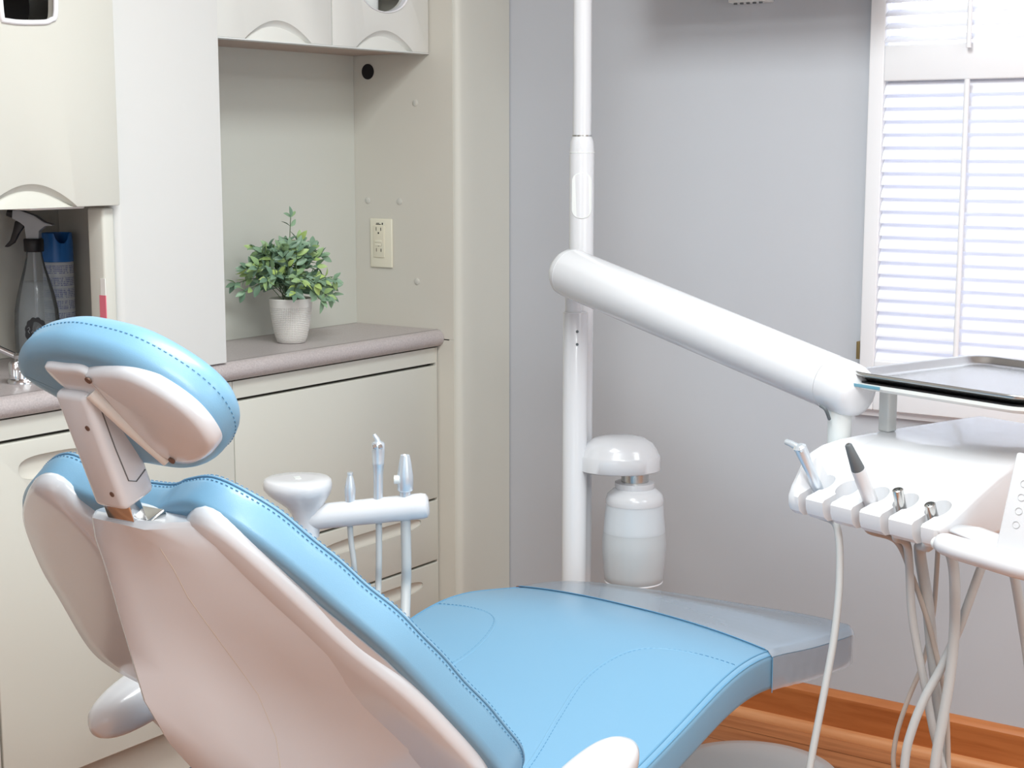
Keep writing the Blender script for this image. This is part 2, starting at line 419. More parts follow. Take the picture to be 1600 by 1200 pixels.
# wall monitor just above the frame (its bracket shows) and its shade on the wall
t = thing('wall_monitor', (XW - .06, 1.60, 1.708), 'white bracket foot of a wall-mounted screen at the top of the grey wall', 'monitor')
box_obj('bracket', (XW - .05, 1.630, 1.708), (XW, 1.722, 1.80), 'offw', t, .003)
bk = MB()
for i in range(5): bk.box((XW - .045, 1.640 + i * .016, 1.704), (XW - .038, 1.646 + i * .016, 1.7085))
obj('bracket_slot', bk, 'hosed', t)
box_obj('screen', (XW - .24, 1.30, 1.735), (XW - .185, 1.86, 2.09), 'black', t, .006)
box_obj('bracket_arm', (XW - .21, 1.64, 1.84), (XW - .03, 1.71, 1.92), 'offw', t, .005)

# ------------------------------------------------------------------ cabinets
YF = 2.435; XS = 3.161; CT = .9225
# tall end panel and rounded post
t = thing('end_panel', (3.27, 2.5, 0), 'cream tall end panel with rounded front post beside the grey wall', 'panel')
obj('side_panel_lower', MB().box((XS, 2.385, 0), (XS + .02, 2.94, .896)), 'cream2', t)
obj('side_panel_upper', MB().box((XS, 2.385, .899), (XS + .02, 2.94, CEIL - .001)), 'cream2', t)
pp = [(XS + .001, 2.40)] + [(XS + .019 - .018 * cos(q), 2.386 - .018 * sin(q)) for q in [i * pi / 2 / 6 for i in range(7)]] + [(XS + .05, 2.366), (XS + .075, 2.369), (3.383, 2.369), (3.383, 2.40)]
obj('front_post', MB().prism(pp, lambda p: (p[0], p[1], 0), lambda p: (p[0], p[1], CEIL - .001)), 'cream', t)
for (y, z) in ((2.502, 1.49), (2.661, 1.244), (2.556, 1.243), (2.501, 1.041)):
    obj('screw_cap', MB().lathe([(.0085, 0), (.0085, .0015), (.007, .0025)], (XS, y, z), (-1, 0, 0), 20), 'spot', t)
obj('cable_hole', MB().lathe([(.0195, 0), (.0195, .002)], (XS, 2.655, 1.571), (-1, 0, 0), 28), 'dark', t, label='round black cable hole')

# right niche back panel
solo(obj('niche_back_panel', MB().box((2.385, 2.7035, CT + .0005), (XS - .0005, 2.72, 1.634)), 'greyback'), 'pale grey-green back panel of the niche behind the potted plant', 'panel')
# pillar box on the counter
t = thing('cabinet_pillar', (2.25, 2.55, CT), 'tall pale cabinet pillar standing on the countertop between the niches', 'cabinet')
px0, px1, py = 2.108, 2.401, 2.42
pp = [(px0, 2.45)] + [(px0 + .02 - .02 * cos(q), py + .02 - .02 * sin(q)) for q in [i * pi / 2 / 6 for i in range(7)]] + [(px1 - .002, py), (px1, py + .002), (px1, 2.695), (px1 - .02, 2.695), (px1 - .02, 2.45)]
obj('pillar_body', MB().prism(pp, lambda p: (p[0], p[1], CT + .001), lambda p: (p[0], p[1], CEIL - .001)), 'pillar', t)
obj('edge_post', MB().box((2.078, 2.423, CT + .001), (2.1075, 2.47, 1.263), .006), 'cream', t)
# left niche panels
solo(obj('niche_side_panel', MB().box((2.335, 2.452, CT + .0005), (2.379, 2.87, 1.262)), 'cream2'), 'cream side wall panel of the left niche beside the blue spray can', 'panel')
solo(obj('niche_back_panel', MB().box((1.2, 2.8715, CT + .0005), (2.379, 2.89, 1.262)), 'cream2'), 'cream back wall panel of the left niche behind the spray bottle', 'panel')
lab = thing('edge_sticker', (2.075, 2.43, .95), 'narrow pink and white paper strip stuck on the niche edge post', 'sticker')
obj('pink_part', MB().box((2.0768, 2.4222, .975), (2.0785, 2.440, 1.092)), 'pink', lab)
obj('white_part', MB().box((2.0768, 2.4222, 1.092), (2.0785, 2.436, 1.125)), 'paper', lab)

# countertop (rolled front edge)
YC_ = 2.415
def roll(yf):
    P = [(2.87, CT - .032), (2.87, CT), (yf + .02, CT)]
    for i in range(9):
        q = pi / 2 + pi * i / 8; P.append((yf + .0215 + .0215 * cos(q) , CT - .0215 + .0215 * sin(q)))
    P.append((yf + .03, CT - .043)); P.append((yf + .03, CT - .032)); return P
cm = MB().prism(roll(YC_), lambda p: (.6, p[0], p[1]), lambda p: (XS - .001, min(p[0], 2.87), p[1]))
solo(obj('countertop', cm, 'counter'), 'mauve-grey laminate countertop with rolled front edge under the potted plant', 'countertop')

# base cabinets
def drawer_front(name, x0, x1, z0, z1, parent, pull=None):
    """slab front; pull=(xa,xb,za,zb): a scooped finger recess cut in the face"""
    th = .018
    d = obj(name, MB().box((x0 + .0015, YF, z0), (x1 - .0015, YF + th, z1), .0022), 'cream', parent)
    if pull:
        xa, xb, za, zb = pull
        cx, cz = (xa + xb) / 2, (za + zb) / 2; w = (xb - xa) / 2; h = (zb - za) / 2
        out = []
        for k in range(48):
            q = 2 * pi * k / 48; c_, s_ = cos(q), sin(q)
            out.append(Vector((cx + w * abs(c_) ** .55 * (1 if c_ > 0 else -1), cz + h * abs(s_) ** .8 * (1 if s_ > 0 else -1))))
        cut = MB().prism([(p.x, p.y) for p in out], lambda p: (p[0], YF - .02, p[1]), lambda p: (p[0], YF + .0155, p[1]))
        co = obj('cutter', cut, 'cream'); md = d.modifiers.new('b', 'BOOLEAN'); md.object = co; md.solver = 'EXACT'
        dg = bpy.context.evaluated_depsgraph_get(); me = bpy.data.meshes.new_from_object(d.evaluated_get(dg)); d.modifiers.clear()
        d.data = me; bpy.data.objects.remove(co)
        me.set_sharp_from_angle(angle=radians(30))
        # scoop: a sloped bowl inside the cut
        R = []
        for (k, dep) in ((1.0, 0.002), (.92, .007), (.75, .011), (.4, .013)):
            R.append([(cx + (p.x - cx) * k * .995, YF + dep, cz + (p.y - cz) * k * .99 - (1 - k) * h * -.15) for p in out])
        obj('pull_recess', MB().rings(R, cap0=False), 'cream2', d)
    return d
XM = 2.432; XR = XS - .004
t = thing('base_cabinet', (2.8, 2.6, 0), 'cream drawer cabinet under the right part of the countertop', 'cabinet')
obj('carcass', MB().box((XM + .002, YF + .02, .14), (XR, 2.86, CT - .045)), 'gap', t)
obj('side_face', MB().box((XR - .004, YF + .001, .0), (XR, YF + .02, CT - .046)), 'cream2', t)
obj('toe_kick', MB().box((XM, YF + .05, 0), (XR - .005, YF + .07, .139)), 'cream2', t)
obj('apron', MB().box((XM + .001, YF + .003, .838), (XR, YF + .018, CT - .046)), 'cream', t)
drawer_front('drawer', XM, XR, .487, .831, t)
drawer_front('drawer', XM, XR, .323, .481, t, (2.70, 3.085, .418, .452))
drawer_front('drawer', XM, XR, .149, .317, t, (2.70, 3.09, .252, .288))
t = thing('base_cabinet', (2.1, 2.6, 0), 'cream cabinet with wide door behind the dental chair backrest', 'cabinet')
obj('carcass', MB().box((1.80, YF + .02, .14), (XM - .002, 2.86, CT - .045)), 'gap', t)
obj('toe_kick', MB().box((1.80, YF + .05, 0), (XM, YF + .07, .139)), 'cream2', t)
obj('apron', MB().box((1.80, YF + .003, .838), (XM - .001, YF + .018, CT - .046)), 'cream', t)
drawer_front('door', 1.796, XM, .149, .831, t, (1.862, 2.03, .752, .800))
t = thing('base_cabinet', (1.5, 2.6, 0), 'cream cabinet at the far left edge of the photo', 'cabinet')
obj('carcass', MB().box((1.0, YF + .02, .0), (1.796, 2.86, CT - .045)), 'gap', t)
obj('apron', MB().box((1.0, YF + .003, .838), (1.798, YF + .018, CT - .046)), 'cream', t)
drawer_front('door', 1.2, 1.794, .149, .831, t)

# upper cabinets
def arch_door(name, x0, x1, z0, z1, yf, parent, arch, hole=None, m='door', lipdark='greyback'):
    """door slab whose lower edge has an arched finger scoop; arch=(xa,xb,ztop)"""
    xa, xb, zt = arch; n = 24; th = .02
    P = [(x0 + .001, z0)]
    c = xb - xa; hgt = zt - z0
    arc = [(xa + c * i / n, z0 + hgt * sin(pi * i / n) ** .9) for i in range(n + 1)]
    P += arc; P += [(x1 - .001, z0), (x1 - .001, z1), (x0 + .001, z1)]
    d = obj(name, MB().prism(P, lambda p: (p[0], yf, p[1]), lambda p: (p[0], yf + th, p[1]), .0018, 2), m, parent)
    # scoop surface behind the arch: leans back from the arch to the bottom lip
    R0 = [(p[0], yf + .002, p[1]) for p in arc]
    A = []; F = []
    for (k, dy) in ((1, .001), (.93, .006), (.84, .0115), (.72, .014), (.4, .008), (0.0, .0045)):
        A.append([(xa + c / 2 + (p[0] - xa - c / 2) * (.9 + .1 * k if k > .5 else .95), yf + dy, z0 + (p[1] - z0) * k) for p in arc])
    mb = MB(); w = len(arc); V = [v for r in A for v in r]
    for i in range(len(A) - 1):
        for j in range(w - 1): F.append((i * w + j, i * w + j + 1, (i + 1) * w + j + 1, (i + 1) * w + j))
    mb.add(V, F); obj('finger_scoop', mb, m, d)
    return d
def cut_hole(d, poly, yf):
    co = obj('cutter', MB().prism(poly, lambda p: (p[0], yf - .05, p[1]), lambda p: (p[0], yf + .05, p[1])), 'cream')
    md = d.modifiers.new('b', 'BOOLEAN'); md.object = co; md.solver = 'EXACT'
    dg = bpy.context.evaluated_depsgraph_get(); me = bpy.data.meshes.new_from_object(d.evaluated_get(dg)); d.modifiers.clear()
    d.data = me; bpy.data.objects.remove(co); me.set_sharp_from_angle(angle=radians(30))
UZ = 1.611; UY = 2.455
t = thing('upper_cabinet', (2.8, 2.58, UZ), 'white two-door wall cabinet hanging over the plant niche', 'cabinet')
obj('carcass', MB().box((2.403, UY + .03, UZ + .001), (XS - .002, 2.703, UZ + .022)), 'under', t, label='underside board')
obj('carcass_box', MB().box((2.403, UY + .16, UZ + .03), (XS - .002, 2.703, CEIL - .01)), 'greyback', t)
obj('divider', MB().box((2.792, UY + .022, UZ + .023), (2.804, UY + .158, CEIL - .01)), 'cream2', t)
obj('bottom_edge', MB().box((2.403, UY + .0, UZ - .003), (XS - .002, UY + .03, UZ), .001), 'offw', t)
sc_ = MB()
for x, y in ((2.75, 2.62), (2.98, 2.56)): sc_.lathe([(.004, 0), (.004, .003)], (x, y, UZ + .003), (0, 0, 1), 10)
obj('screw', sc_, 'screw', t)
arch_door('door', 2.403, 2.797, UZ, 2.3, UY, t, (2.515, 2.728, 1.655))
d = arch_door('door', 2.799, XS - .003, UZ, 2.3, UY, t, (2.882, 3.095, 1.655))
hol = [(2.986 + .088 * cos(q), 1.752 + .052 * sin(q)) for q in [2 * pi * k / 40 for k in range(40)]]
cut_hole(d, hol, UY)
R = [[(2.986 + (.088 * k) * cos(q), UY + dy, 1.752 + (.052 * k) * sin(q)) for q in [2 * pi * j / 40 for j in range(40)]] for k, dy in ((1.07, .0005), (1.05, -.003), (1.0, -.001), (.985, .01))]
obj('hole_rim', MB().rings(R, False, False), 'trim', d)
obj('dispenser', MB().lathe([(.03, 0), (.03, .07)], (2.99, UY + .06, 1.70), (0, 0, 1), 20), 'offw', t)

t = thing('upper_cabinet', (1.8, 2.6, 1.268), 'large cream wall cabinet with paper towel slot above the spray bottle', 'cabinet')
UYL = 2.402
obj('carcass', MB().box((1.3, UYL + .03, 1.272), (2.106, 2.87, 1.29)), 'cream2', t, label='underside board')
obj('carcass_box', MB().box((1.3, UYL + .2, 1.3), (2.106, 2.87, CEIL - .01)), 'dark', t)
d = arch_door('door', 1.5, 2.106, 1.268, 2.2, UYL, t, (1.79, 2.0, 1.312), m='cream')
slot = [Vector((x, z)) for x, z in ((1.846, 1.62), (1.86, 1.604), (1.93, 1.606), (1.955, 1.612), (1.967, 1.63), (1.967, 1.74), (1.95, 1.76), (1.86, 1.76), (1.846, 1.74))]
slot = crom(slot, 4, True)
cut_hole(d, [(p.x, p.y) for p in slot], UYL)
rr = MB().tube([(p.x, UYL - .001, p.y) for p in slot] + [(slot[0].x, UYL - .001, slot[0].y)], .005, 10)
obj('slot_rim', rr, 'trim', d)
obj('paper_roll', MB().tube([(1.965, UYL + .12, 1.64), (2.02, UYL + .12, 1.64)], .05, 20), 'steel', t)
obj('folded_towel', MB().box((1.93, UYL + .05, 1.262), (2.06, UYL + .14, 1.2715), .003), 'paper', t)

# outlet on the side panel
t = thing('wall_outlet', (XS, 2.6125, 1.07), 'ivory wall outlet plate on the niche side panel right of the plant', 'outlet')
oy0, oy1, oz0, oz1 = 2.578, 2.651, 1.072, 1.198
obj('cover_plate', MB().box((XS - .006, oy0, oz0), (XS, oy1, oz1), .003), 'ivory', t)
obj('receptacle', MB().box((XS - .0085, oy0 + .024, oz0 + .026), (XS - .005, oy1 - .013, oz1 - .018), .001), 'ivory2', t)
sl = MB()
oc = (oy0 + oy1 + .011) / 2
for z in (oz1 - .031, oz0 + .041):
    sl.box((XS - .0089, oc + .0065, z), (XS - .0084, oc + .008, z + .009)); sl.box((XS - .0089, oc - .009, z), (XS - .0084, oc - .0068, z + .008))
    sl.lathe([(.0024, 0), (.0024, .0005)], (XS - .0084, oc, z - .006 if z > 1.12 else z + .016), (-1, 0, 0), 12)
for i, (y, z, w) in enumerate(((oc + .004, oz1 - .013, .010), (oc + .002, oz1 - .0155, .016), (oc - .0115, oz1 - .0155, .0035), (oc - .009, 1.128, .003))):
    sl.box((XS - (.0066 if i < 3 else .0089), y - w / 2, z), (XS - .0055, y + w / 2, z + (.0016 if i < 2 else .005)))
obj('slots', sl, 'black', t)
obj('reset_button', MB().box((XS - .0096, oc - .010, 1.128), (XS - .008, oc + .012, 1.1335), .0004).box((XS - .0096, oc - .010, 1.137), (XS - .008, oc + .012, 1.1425), .0004), 'ivory', t)

# ------------------------------------------------------------------ plant
random.seed(5)
PX, PY = 2.746, 2.553
t = thing('potted_plant', (PX, PY, CT), 'small leafy green plant in a dimpled white pot on the countertop', 'plant')
pm = mat('dimpled_white_ceramic', (232, 228, 223), .5); nt = pm.node_tree
tcn = nt.nodes.new('ShaderNodeTexCoord'); spn = nt.nodes.new('ShaderNodeSeparateXYZ'); nt.links.new(tcn.outputs['Object'], spn.inputs[0])
def mnode(op, *a):
    q = nt.nodes.new('ShaderNodeMath'); q.operation = op
    for i, v in enumerate(a):
        if isinstance(v, (int, float)): q.inputs[i].default_value = v
        else: nt.links.new(v, q.inputs[i])
    return q.outputs[0]
ang = mnode('MULTIPLY', mnode('ARCTAN2', spn.outputs[1], spn.outputs[0]), 36.0)
g = mnode('MULTIPLY', mnode('ABSOLUTE', mnode('SINE', ang)), mnode('ABSOLUTE', mnode('SINE', mnode('MULTIPLY', spn.outputs[2], 720.0))))
hz = mnode('MULTIPLY', g, mnode('LESS_THAN', spn.outputs[2], .086))
bpn = nt.nodes.new('ShaderNodeBump'); bpn.inputs['Strength'].default_value = .9; bpn.inputs['Distance'].default_value = .0015
nt.links.new(hz, bpn.inputs['Height']); nt.links.new(bpn.outputs[0], nt.nodes['Principled BSDF'].inputs['Normal'])
pp = [(.030, 0), (.034, .003), (.038, .015), (.044, .04), (.0485, .075), (.0505, .100), (.0515, .104), (.050, .106), (.047, .104), (.046, .092)]
obj('pot', MB().lathe(pp, (PX, PY, CT), n=64), pm, t)
obj('soil', MB().lathe([(.045, 0), (.045, .004)], (PX, PY, CT + .088), n=32), 'soil', t)
def leaf(mb, p, d, nrm, L):
    d = d.normalized(); s = d.cross(nrm).normalized(); nn = s.cross(d).normalized(); w = L * .24
    rows = [(0, .06), (.18, .62), (.42, 1), (.68, .82), (.88, .42), (1, .03)]
    V = []; F = []
    for k, (tt, ww) in enumerate(rows):
        c = p + d * L * tt - nn * L * .22 * tt * tt
        V += [c + s * w * ww + nn * w * ww * .35, c, c - s * w * ww + nn * w * ww * .35]
    for k in range(5):
        a = k * 3; F += [(a, a + 1, a + 4, a + 3), (a + 1, a + 2, a + 5, a + 4)]
    mb.add(V, F)
lf = MB(); st = MB(); base = Vector((PX, PY, CT + .09))
def sprig(tip, n, side=None):
    tip = Vector(tip); a0 = base + Vector((random.uniform(-.02, .02), random.uniform(-.02, .02), 0))
    mid = a0.lerp(tip, .5) + Vector((0, 0, .035)); P = crom([a0, mid, tip], 8)
    st.tube(P, .0011, 6)
    for k in range(n):
        f = .34 + .66 * k / (n - 1); i = min(int(f * (len(P) - 1)), len(P) - 2); p = P[i].lerp(P[i + 1], f * (len(P) - 1) - i); d = (P[i + 1] - P[i]).normalized()
        sd = d.cross(Vector((0, 0, 1)) if k % 2 else Vector((.3, .5, .2))).normalized()
        for sg in (1, -1):
            q = (d * .75 + sd * sg * .9 + Vector((random.uniform(-.35, .35), random.uniform(-.35, .35), random.uniform(-.3, .4)))).normalized()
            leaf(lf, p, q, Vector((random.uniform(-.9, .5), random.uniform(-1, .2), random.uniform(.2, 1))), random.uniform(.022, .033))
    leaf(lf, tip, (P[-1] - P[-2]), Vector((random.uniform(-1, 0), -1, .6)), .026)
sprig(base + hd * .0 + rt * .004 + Vector((0, 0, .205)), 4)
for k in range(54):
    a = 2 * pi * k / 54 * 5.03; el = random.choice([.05, .3, .5, .8, 1.1, 1.3]) + random.uniform(-.12, .12); r = random.uniform(.10, .132) * (1 + .14 * sin(el))
    v = Vector((cos(a) * cos(el), sin(a) * cos(el) * .8, sin(el) * .98)) * r
    if v.dot(rt) < 0: v -= rt * abs(v.dot(rt)) * .22
    v.z = max(v.z, -.0)
    if el < .2: v.z = random.uniform(-.005, .03)
    v.z += .01
    if PY + v.y > 2.66: v.y = 2.66 - PY
    sprig(base + v, random.choice([5, 6, 7]))
obj('foliage', lf, 'leaf', t, sharp=180); obj('stems', st, 'stem', t)

# ------------------------------------------------------------------ bottles in the left niche
bx_, by_ = 2.193, 2.780
t = thing('spray_bottle', (bx_, by_, CT), 'clear plastic spray bottle with black trigger and collar in left niche', 'bottle')
prof = [(.040, 0), (.046, .004), (.0475, .03), (.0475, .075), (.0455, .11), (.040, .14), (.031, .175), (.022, .205), (.0175, .225), (.0165, .236)]
obj('bottle_body', MB().lathe(prof, (bx_, by_, CT), n=40), 'pet', t)
prof2 = [(.038, .003), (.0445, .006), (.046, .03), (.046, .075), (.044, .11), (.0385, .14), (.030, .172)]
obj('liquid', MB().lathe(prof2, (bx_, by_, CT), n=40), 'liquid', t)
obj('dip_tube', MB().tube([(bx_, by_, CT + .02), (bx_, by_, CT + .24)], .003, 8), 'trigger', t)
obj('collar', MB().lathe([(.0195, .236), (.021, .238), (.021, .262), (.0195, .264)], (bx_, by_, CT), n=32), 'black', t)
hb = Vector((bx_, by_, CT)); U_ = -rt; Z_ = Vector((0, 0, 1))   # nozzle points to the left of the view
def hp_(a, b, c=0): return hb + U_ * a + Z_ * b + hd * c
head = [(-.017, .264), (-.018, .285), (-.034, .298), (-.052, .2985), (-.052, .302), (-.032, .308), (-.008, .326), (.028, .340), (.046, .340), (.048, .318), (.030, .308), (.018, .298), (.015, .264)]
head = [(a * .85, .264 + (b - .264) * .80) for a, b in head]
obj('trigger_head', MB().prism(head, lambda p: hp_(p[0], p[1], -.0115), lambda p: hp_(p[0], p[1], .0115), .004, 3), 'trigger', t)
obj('nozzle', MB().tube([hp_(.038, .3165), hp_(.052, .321)], [.0105, .0095], 20), 'black', t)
trg = [(.036, .316), (.046, .314), (.052, .290), (.062, .262), (.078, .245), (.068, .244), (.050, .256), (.036, .282), (.022, .300)]
trg = [(a * .80, .252 + (b - .252) * .80) for a, b in trg]
obj('trigger', MB().prism(trg, lambda p: hp_(p[0], p[1], -.006), lambda p: hp_(p[0], p[1], .006), .002, 2), 'black', t)
# scalloped emblem
em = MB(); ec = Vector((bx_, by_, CT + .068)); n = 96; ring0 = []; ring1 = []
phi0 = math.atan2(-by_, -bx_) + radians(-4)
for k in range(n):
    q = 2 * pi * k / n; r = .0235 + .0022 * abs(sin(6 * q)); a = r * cos(q) * .95; b = r * sin(q) * 1.25
    ph = phi0 + a / .048
    for R_, lst in ((.0479, ring0), (.0485, ring1)): lst.append(Vector((bx_ + R_ * cos(ph), by_ + R_ * sin(ph), ec.z + b)))
em.rings([ring0, ring1]); obj('emblem', em, 'black', t, label='black scalloped emblem')
scr = MB()
def scrp(a, b): ph = phi0 + a / .048; return (bx_ + .0492 * cos(ph), by_ + .0492 * sin(ph), ec.z + b)
for L_ in ([(.017, .008), (.014, .011), (.012, .006), (.016, .002), (.013, -.003)], [(.009, -.001), (.006, .003), (.004, -.003), (.002, .001)], [(.0, .002), (-.003, -.003), (-.006, .003)], [(-.007, -.001), (-.010, .002), (-.009, -.003), (-.014, -.001)]):
    scr.tube([scrp(-a, b) for a, b in L_], .0006, 5)
obj('emblem_script', scr, 'trigger', t)

cx_, cy_ = 2.276, 2.806
t = thing('spray_can', (cx_, cy_, CT), 'tall aerosol can with blue cap and printed label in left niche', 'can')
obj('can_body', MB().lathe([(.031, 0), (.033, .003), (.033, .206), (.032, .209)], (cx_, cy_, CT), n=40), 'can', t)
cap = MB(); R = []
cth = math.atan2(-cy_, -cx_) + .35
for (r, z) in ((.0335, .2095), (.0335, .25), (.032, .272), (.0305, .272), (.0305, .235)):
    ring = []
    for k in range(64):
        q = 2 * pi * k / 64; zz = z
        dd = (q - cth + pi) % (2 * pi) - pi
        if z > .26: zz = z - .022 * max(0, 1 - (dd / .55) ** 2) ** .6
        ring.append((cx_ + r * cos(q), cy_ + r * sin(q), CT + zz))
    R.append(ring)
cap.rings(R); obj('cap', cap, 'blueplastic', t)

# chrome tap on the counter
t = thing('chrome_tap', (1.966, 2.54, CT), 'small chrome tap with long lever on the counter left of headrest', 'tap')
tb = Vector((1.966, 2.54, CT))
obj('tap_base', MB().lathe([(.031, 0), (.031, .006), (.029, .009), (.020, .010), (.019, .024), (.021, .026), (.021, .032), (.0175, .034), (.0165, .048), (.0175, .050), (.0175, .056), (.013, .060)], tb, n=40), 'chrome', t)
obj('side_knob', MB().lathe([(.012, 0), (.012, .03), (.009, .034)], tb + rt * -.013 + Vector((0, 0, .010)) - hd * .012, n=24), 'chrome', t)
obj('lever', MB().tube([tb + Vector((0, 0, .046)), tb + rt * -.045 + Vector((0, 0, .067)), tb + rt * -.16 + Vector((0, 0, .125))], [.006, .006, .007], 14), 'chrome', t)

# ------------------------------------------------------------------ dental chair
YC = 1.48
chair = thing('dental_chair', (1.95, YC, 0), 'reclined blue leather dental chair with glossy white back shell', 'chair')
AL = atan(1.3); NB = Vector((sin(AL), 0, cos(AL))); LB = Vector((-cos(AL), 0, sin(AL))); OB = Vector((1.645, YC, .604))
def FB(s, v, n): return OB + LB * s + Vector((0, v, 0)) + NB * n
def V2(L): return [Vector(p) for p in L]
# back cushion
co = V2([(-.19, 0), (-.17, -.17), (-.12, -.26), (-.065, -.325), (-.01, -.352), (.05, -.348), (.153, -.320), (.25, -.290), (.328, -.247), (.408, -.200), (.462, -.154), (.485, -.100), (.472, -.045), (.456, -.01),
         (.452, .035), (.456, .09), (.472, .135), (.484, .172), (.462, .225), (.41, .285), (.32, .335), (.2, .35), (.1, .35), (.0, .33), (-.08, .29), (-.15, .18)])
co = resample(crom(co, 8, True), 200)
def FBc(s, v, n):
    return FB(s, v, n + .0008 * sin(s * 60 + v * 30) * (1 if n > -.05 else 0))
pb = pillow(MB(), co, FBc, roundprof(.022, -.06, .0, 6, .012), dome1=.012, dome0=0, nin=8)
cushion = obj('back_cushion', pb, 'leather', chair, sharp=180)
def stitch_path(mb, P, r, step, frac=.55):
    L = 0; on = True; seg = [P[0]]; acc = 0
    for a, b in zip(P, P[1:]):
        d = (b - a).length; n = max(1, int(d / (step / 4))); 
        for k in range(n):
            p = a.lerp(b, (k + 1) / n); acc += d / n
            if on: seg.append(p)
            if acc > step * (frac if on else 1 - frac):
                if on and len(seg) > 1: mb.tube(seg, r, 5)
                on = not on; acc = 0; seg = [p]
    return mb
sm = MB(); stt = MB()
o1 = inset(co, .0022); o2 = inset(co, -.0004); o3 = inset(co, .0005)
sel = range(18, 118)
sm.tube([FBc(o1[i].x, o1[i].y, -.0095) for i in range(0, 200)] , .0016, 8)
stitch_path(stt, [FBc(co[i].x, co[i].y, -.016) for i in range(200)], .00055, .0065)
stitch_path(stt, [FBc(inset(co, .0045)[i].x, inset(co, .0045)[i].y, -.005) for i in range(0, 200)], .00055, .0065)
obj('seam', sm, 'leather', cushion); obj('stitching', stt, 'stitch', cushion)
# back shell
so = V2([(-.24, 0), (-.20, -.14), (-.13, -.235), (-.06, -.295), (-.02, -.325), (.03, -.335), (.1, -.322), (.19, -.292), (.27, -.242), (.385, -.192), (.452, -.158), (.482, -.122), (.472, -.088), (.430, -.045), (.412, .02),
         (.422, .09), (.455, .122), (.493, .145), (.480, .195), (.405, .272), (.30, .325), (.22, .348), (.09, .382), (.035, .36), (.0, .30), (-.05, .22), (-.18, .12)])
so = resample(crom(so, 8, True), 200)
ps = pillow(MB(), so, FB, [(.010, -.078), (.004, -.074), (.001, -.066), (.0, -.058), (.002, -.052), (.006, -.049), (.012, -.048)], dome0=-.022, dome1=0, nin=9, pw=1.6)
obj('back_shell', ps, 'shell', chair, sharp=180)
# rear fairing of the shell
zs = [.935, .928, .90, .87, .83, .79, .75, .71, .67, .60, .52, .42]
xL = [1.270, 1.262, 1.266, 1.277, 1.289, 1.300, 1.312, 1.323, 1.335, 1.375, 1.44, 1.54]
xR = [1.262, 1.256, 1.280, 1.300, 1.322, 1.351, 1.381, 1.411, 1.440, 1.472, 1.485, 1.50]
wE = [.12, .13, .170, .193, .214, .245, .274, .292, .309, .318, .285, .22]
R = []
for z, a, b, we in zip(zs, xL, xR, wE):
    sx = 1.645 - (z - .604) / 1.3 - .062 / sin(AL)         # shell surface x at this height
    P = [(a + .012, YC + .040), (a + .003, YC + .037), (a, YC + .030), (a * .75 + b * .25, YC - .0), (a * .45 + b * .55, YC - .033), (b, YC - .068),
         (b * .67 + sx * .33, YC - .068 - (we - .068) * .33), (b * .34 + sx * .66, YC - .068 - (we - .068) * .66), (sx, YC - we), (sx + .07, YC - we), (sx + .06, YC + .05), (max(sx, a + .03), YC + .041)]
    R.append([Vector((p[0], p[1], z)) for p in P])
obj('shell_fairing', MB().rings(R), 'shell', chair, sharp=50)
gr = MB().tube([(b + .0005, YC - .068, z) for z, b in zip(zs[2:], xR[2:])], .0008, 6)
obj('shell_joint', gr, 'spot', chair)
# steel glide bar and headrest post
GB = Vector((1.262, YC - .04, .945))
def boxm(c, ax, sx, sy, sz, bev, mb=None):
    """box centred at c, long axis ax in the xz plane"""
    mb = mb or MB(); z = ax.normalized(); y = Vector((0, 1, 0)); x = y.cross(z).normalized()
    m = Matrix((x, y, z)).transposed().to_4x4(); m.translation = c
    return mb.box((-sx / 2, -sy / 2, -sz / 2), (sx / 2, sy / 2, sz / 2), bev, 4, m)
axp = (Vector((1.178, 0, 1.105)) - Vector((1.232, 0, .965))).normalized()
yp = YC - .034
obj('glide_bar', boxm(Vector((1.268, yp + .014, .945)), axp, .020, .048, .05, .002), 'chrome', chair)
obj('glide_slot', boxm(Vector((1.282, yp + .006, .934)), axp, .036, .066, .010, .003), 'steel', chair)
hr = obj('headrest_post', boxm(Vector((1.231, yp, 1.035)), axp, .052, .056, .158, .009), 'shell', chair)
xp = Vector((0, 1, 0)).cross(axp).normalized()
if xp.x < 0: xp = -xp
cpost = Vector((1.231, yp, 1.035))
def pp_(a, b, c): return cpost + xp * a + Vector((0, b, 0)) + axp * c   # a: forward, b: +y, c: up the post
sc2 = MB()
for c in (.035, -.055): sc2.lathe([(.0034, 0), (.0034, .001)], pp_(-.026, -.014, c), -xp, 14)
obj('screw', sc2, 'screw', hr)
cv = MB()
ln = [(-.010, .052), (-.010, .0), (-.008, -.045), (.002, -.052), (.020, -.046)]
cv.tube([pp_(a, -.0283, c) for a, c in ln], .0008, 6)
obj('cover_joint', cv, 'hosed', hr)
obj('release_knob', MB().lathe([(.019, 0), (.019, .010), (.017, .014), (.012, .015)], pp_(.012, -.026, .052), (0, -1, 0), 32), 'shell', hr)
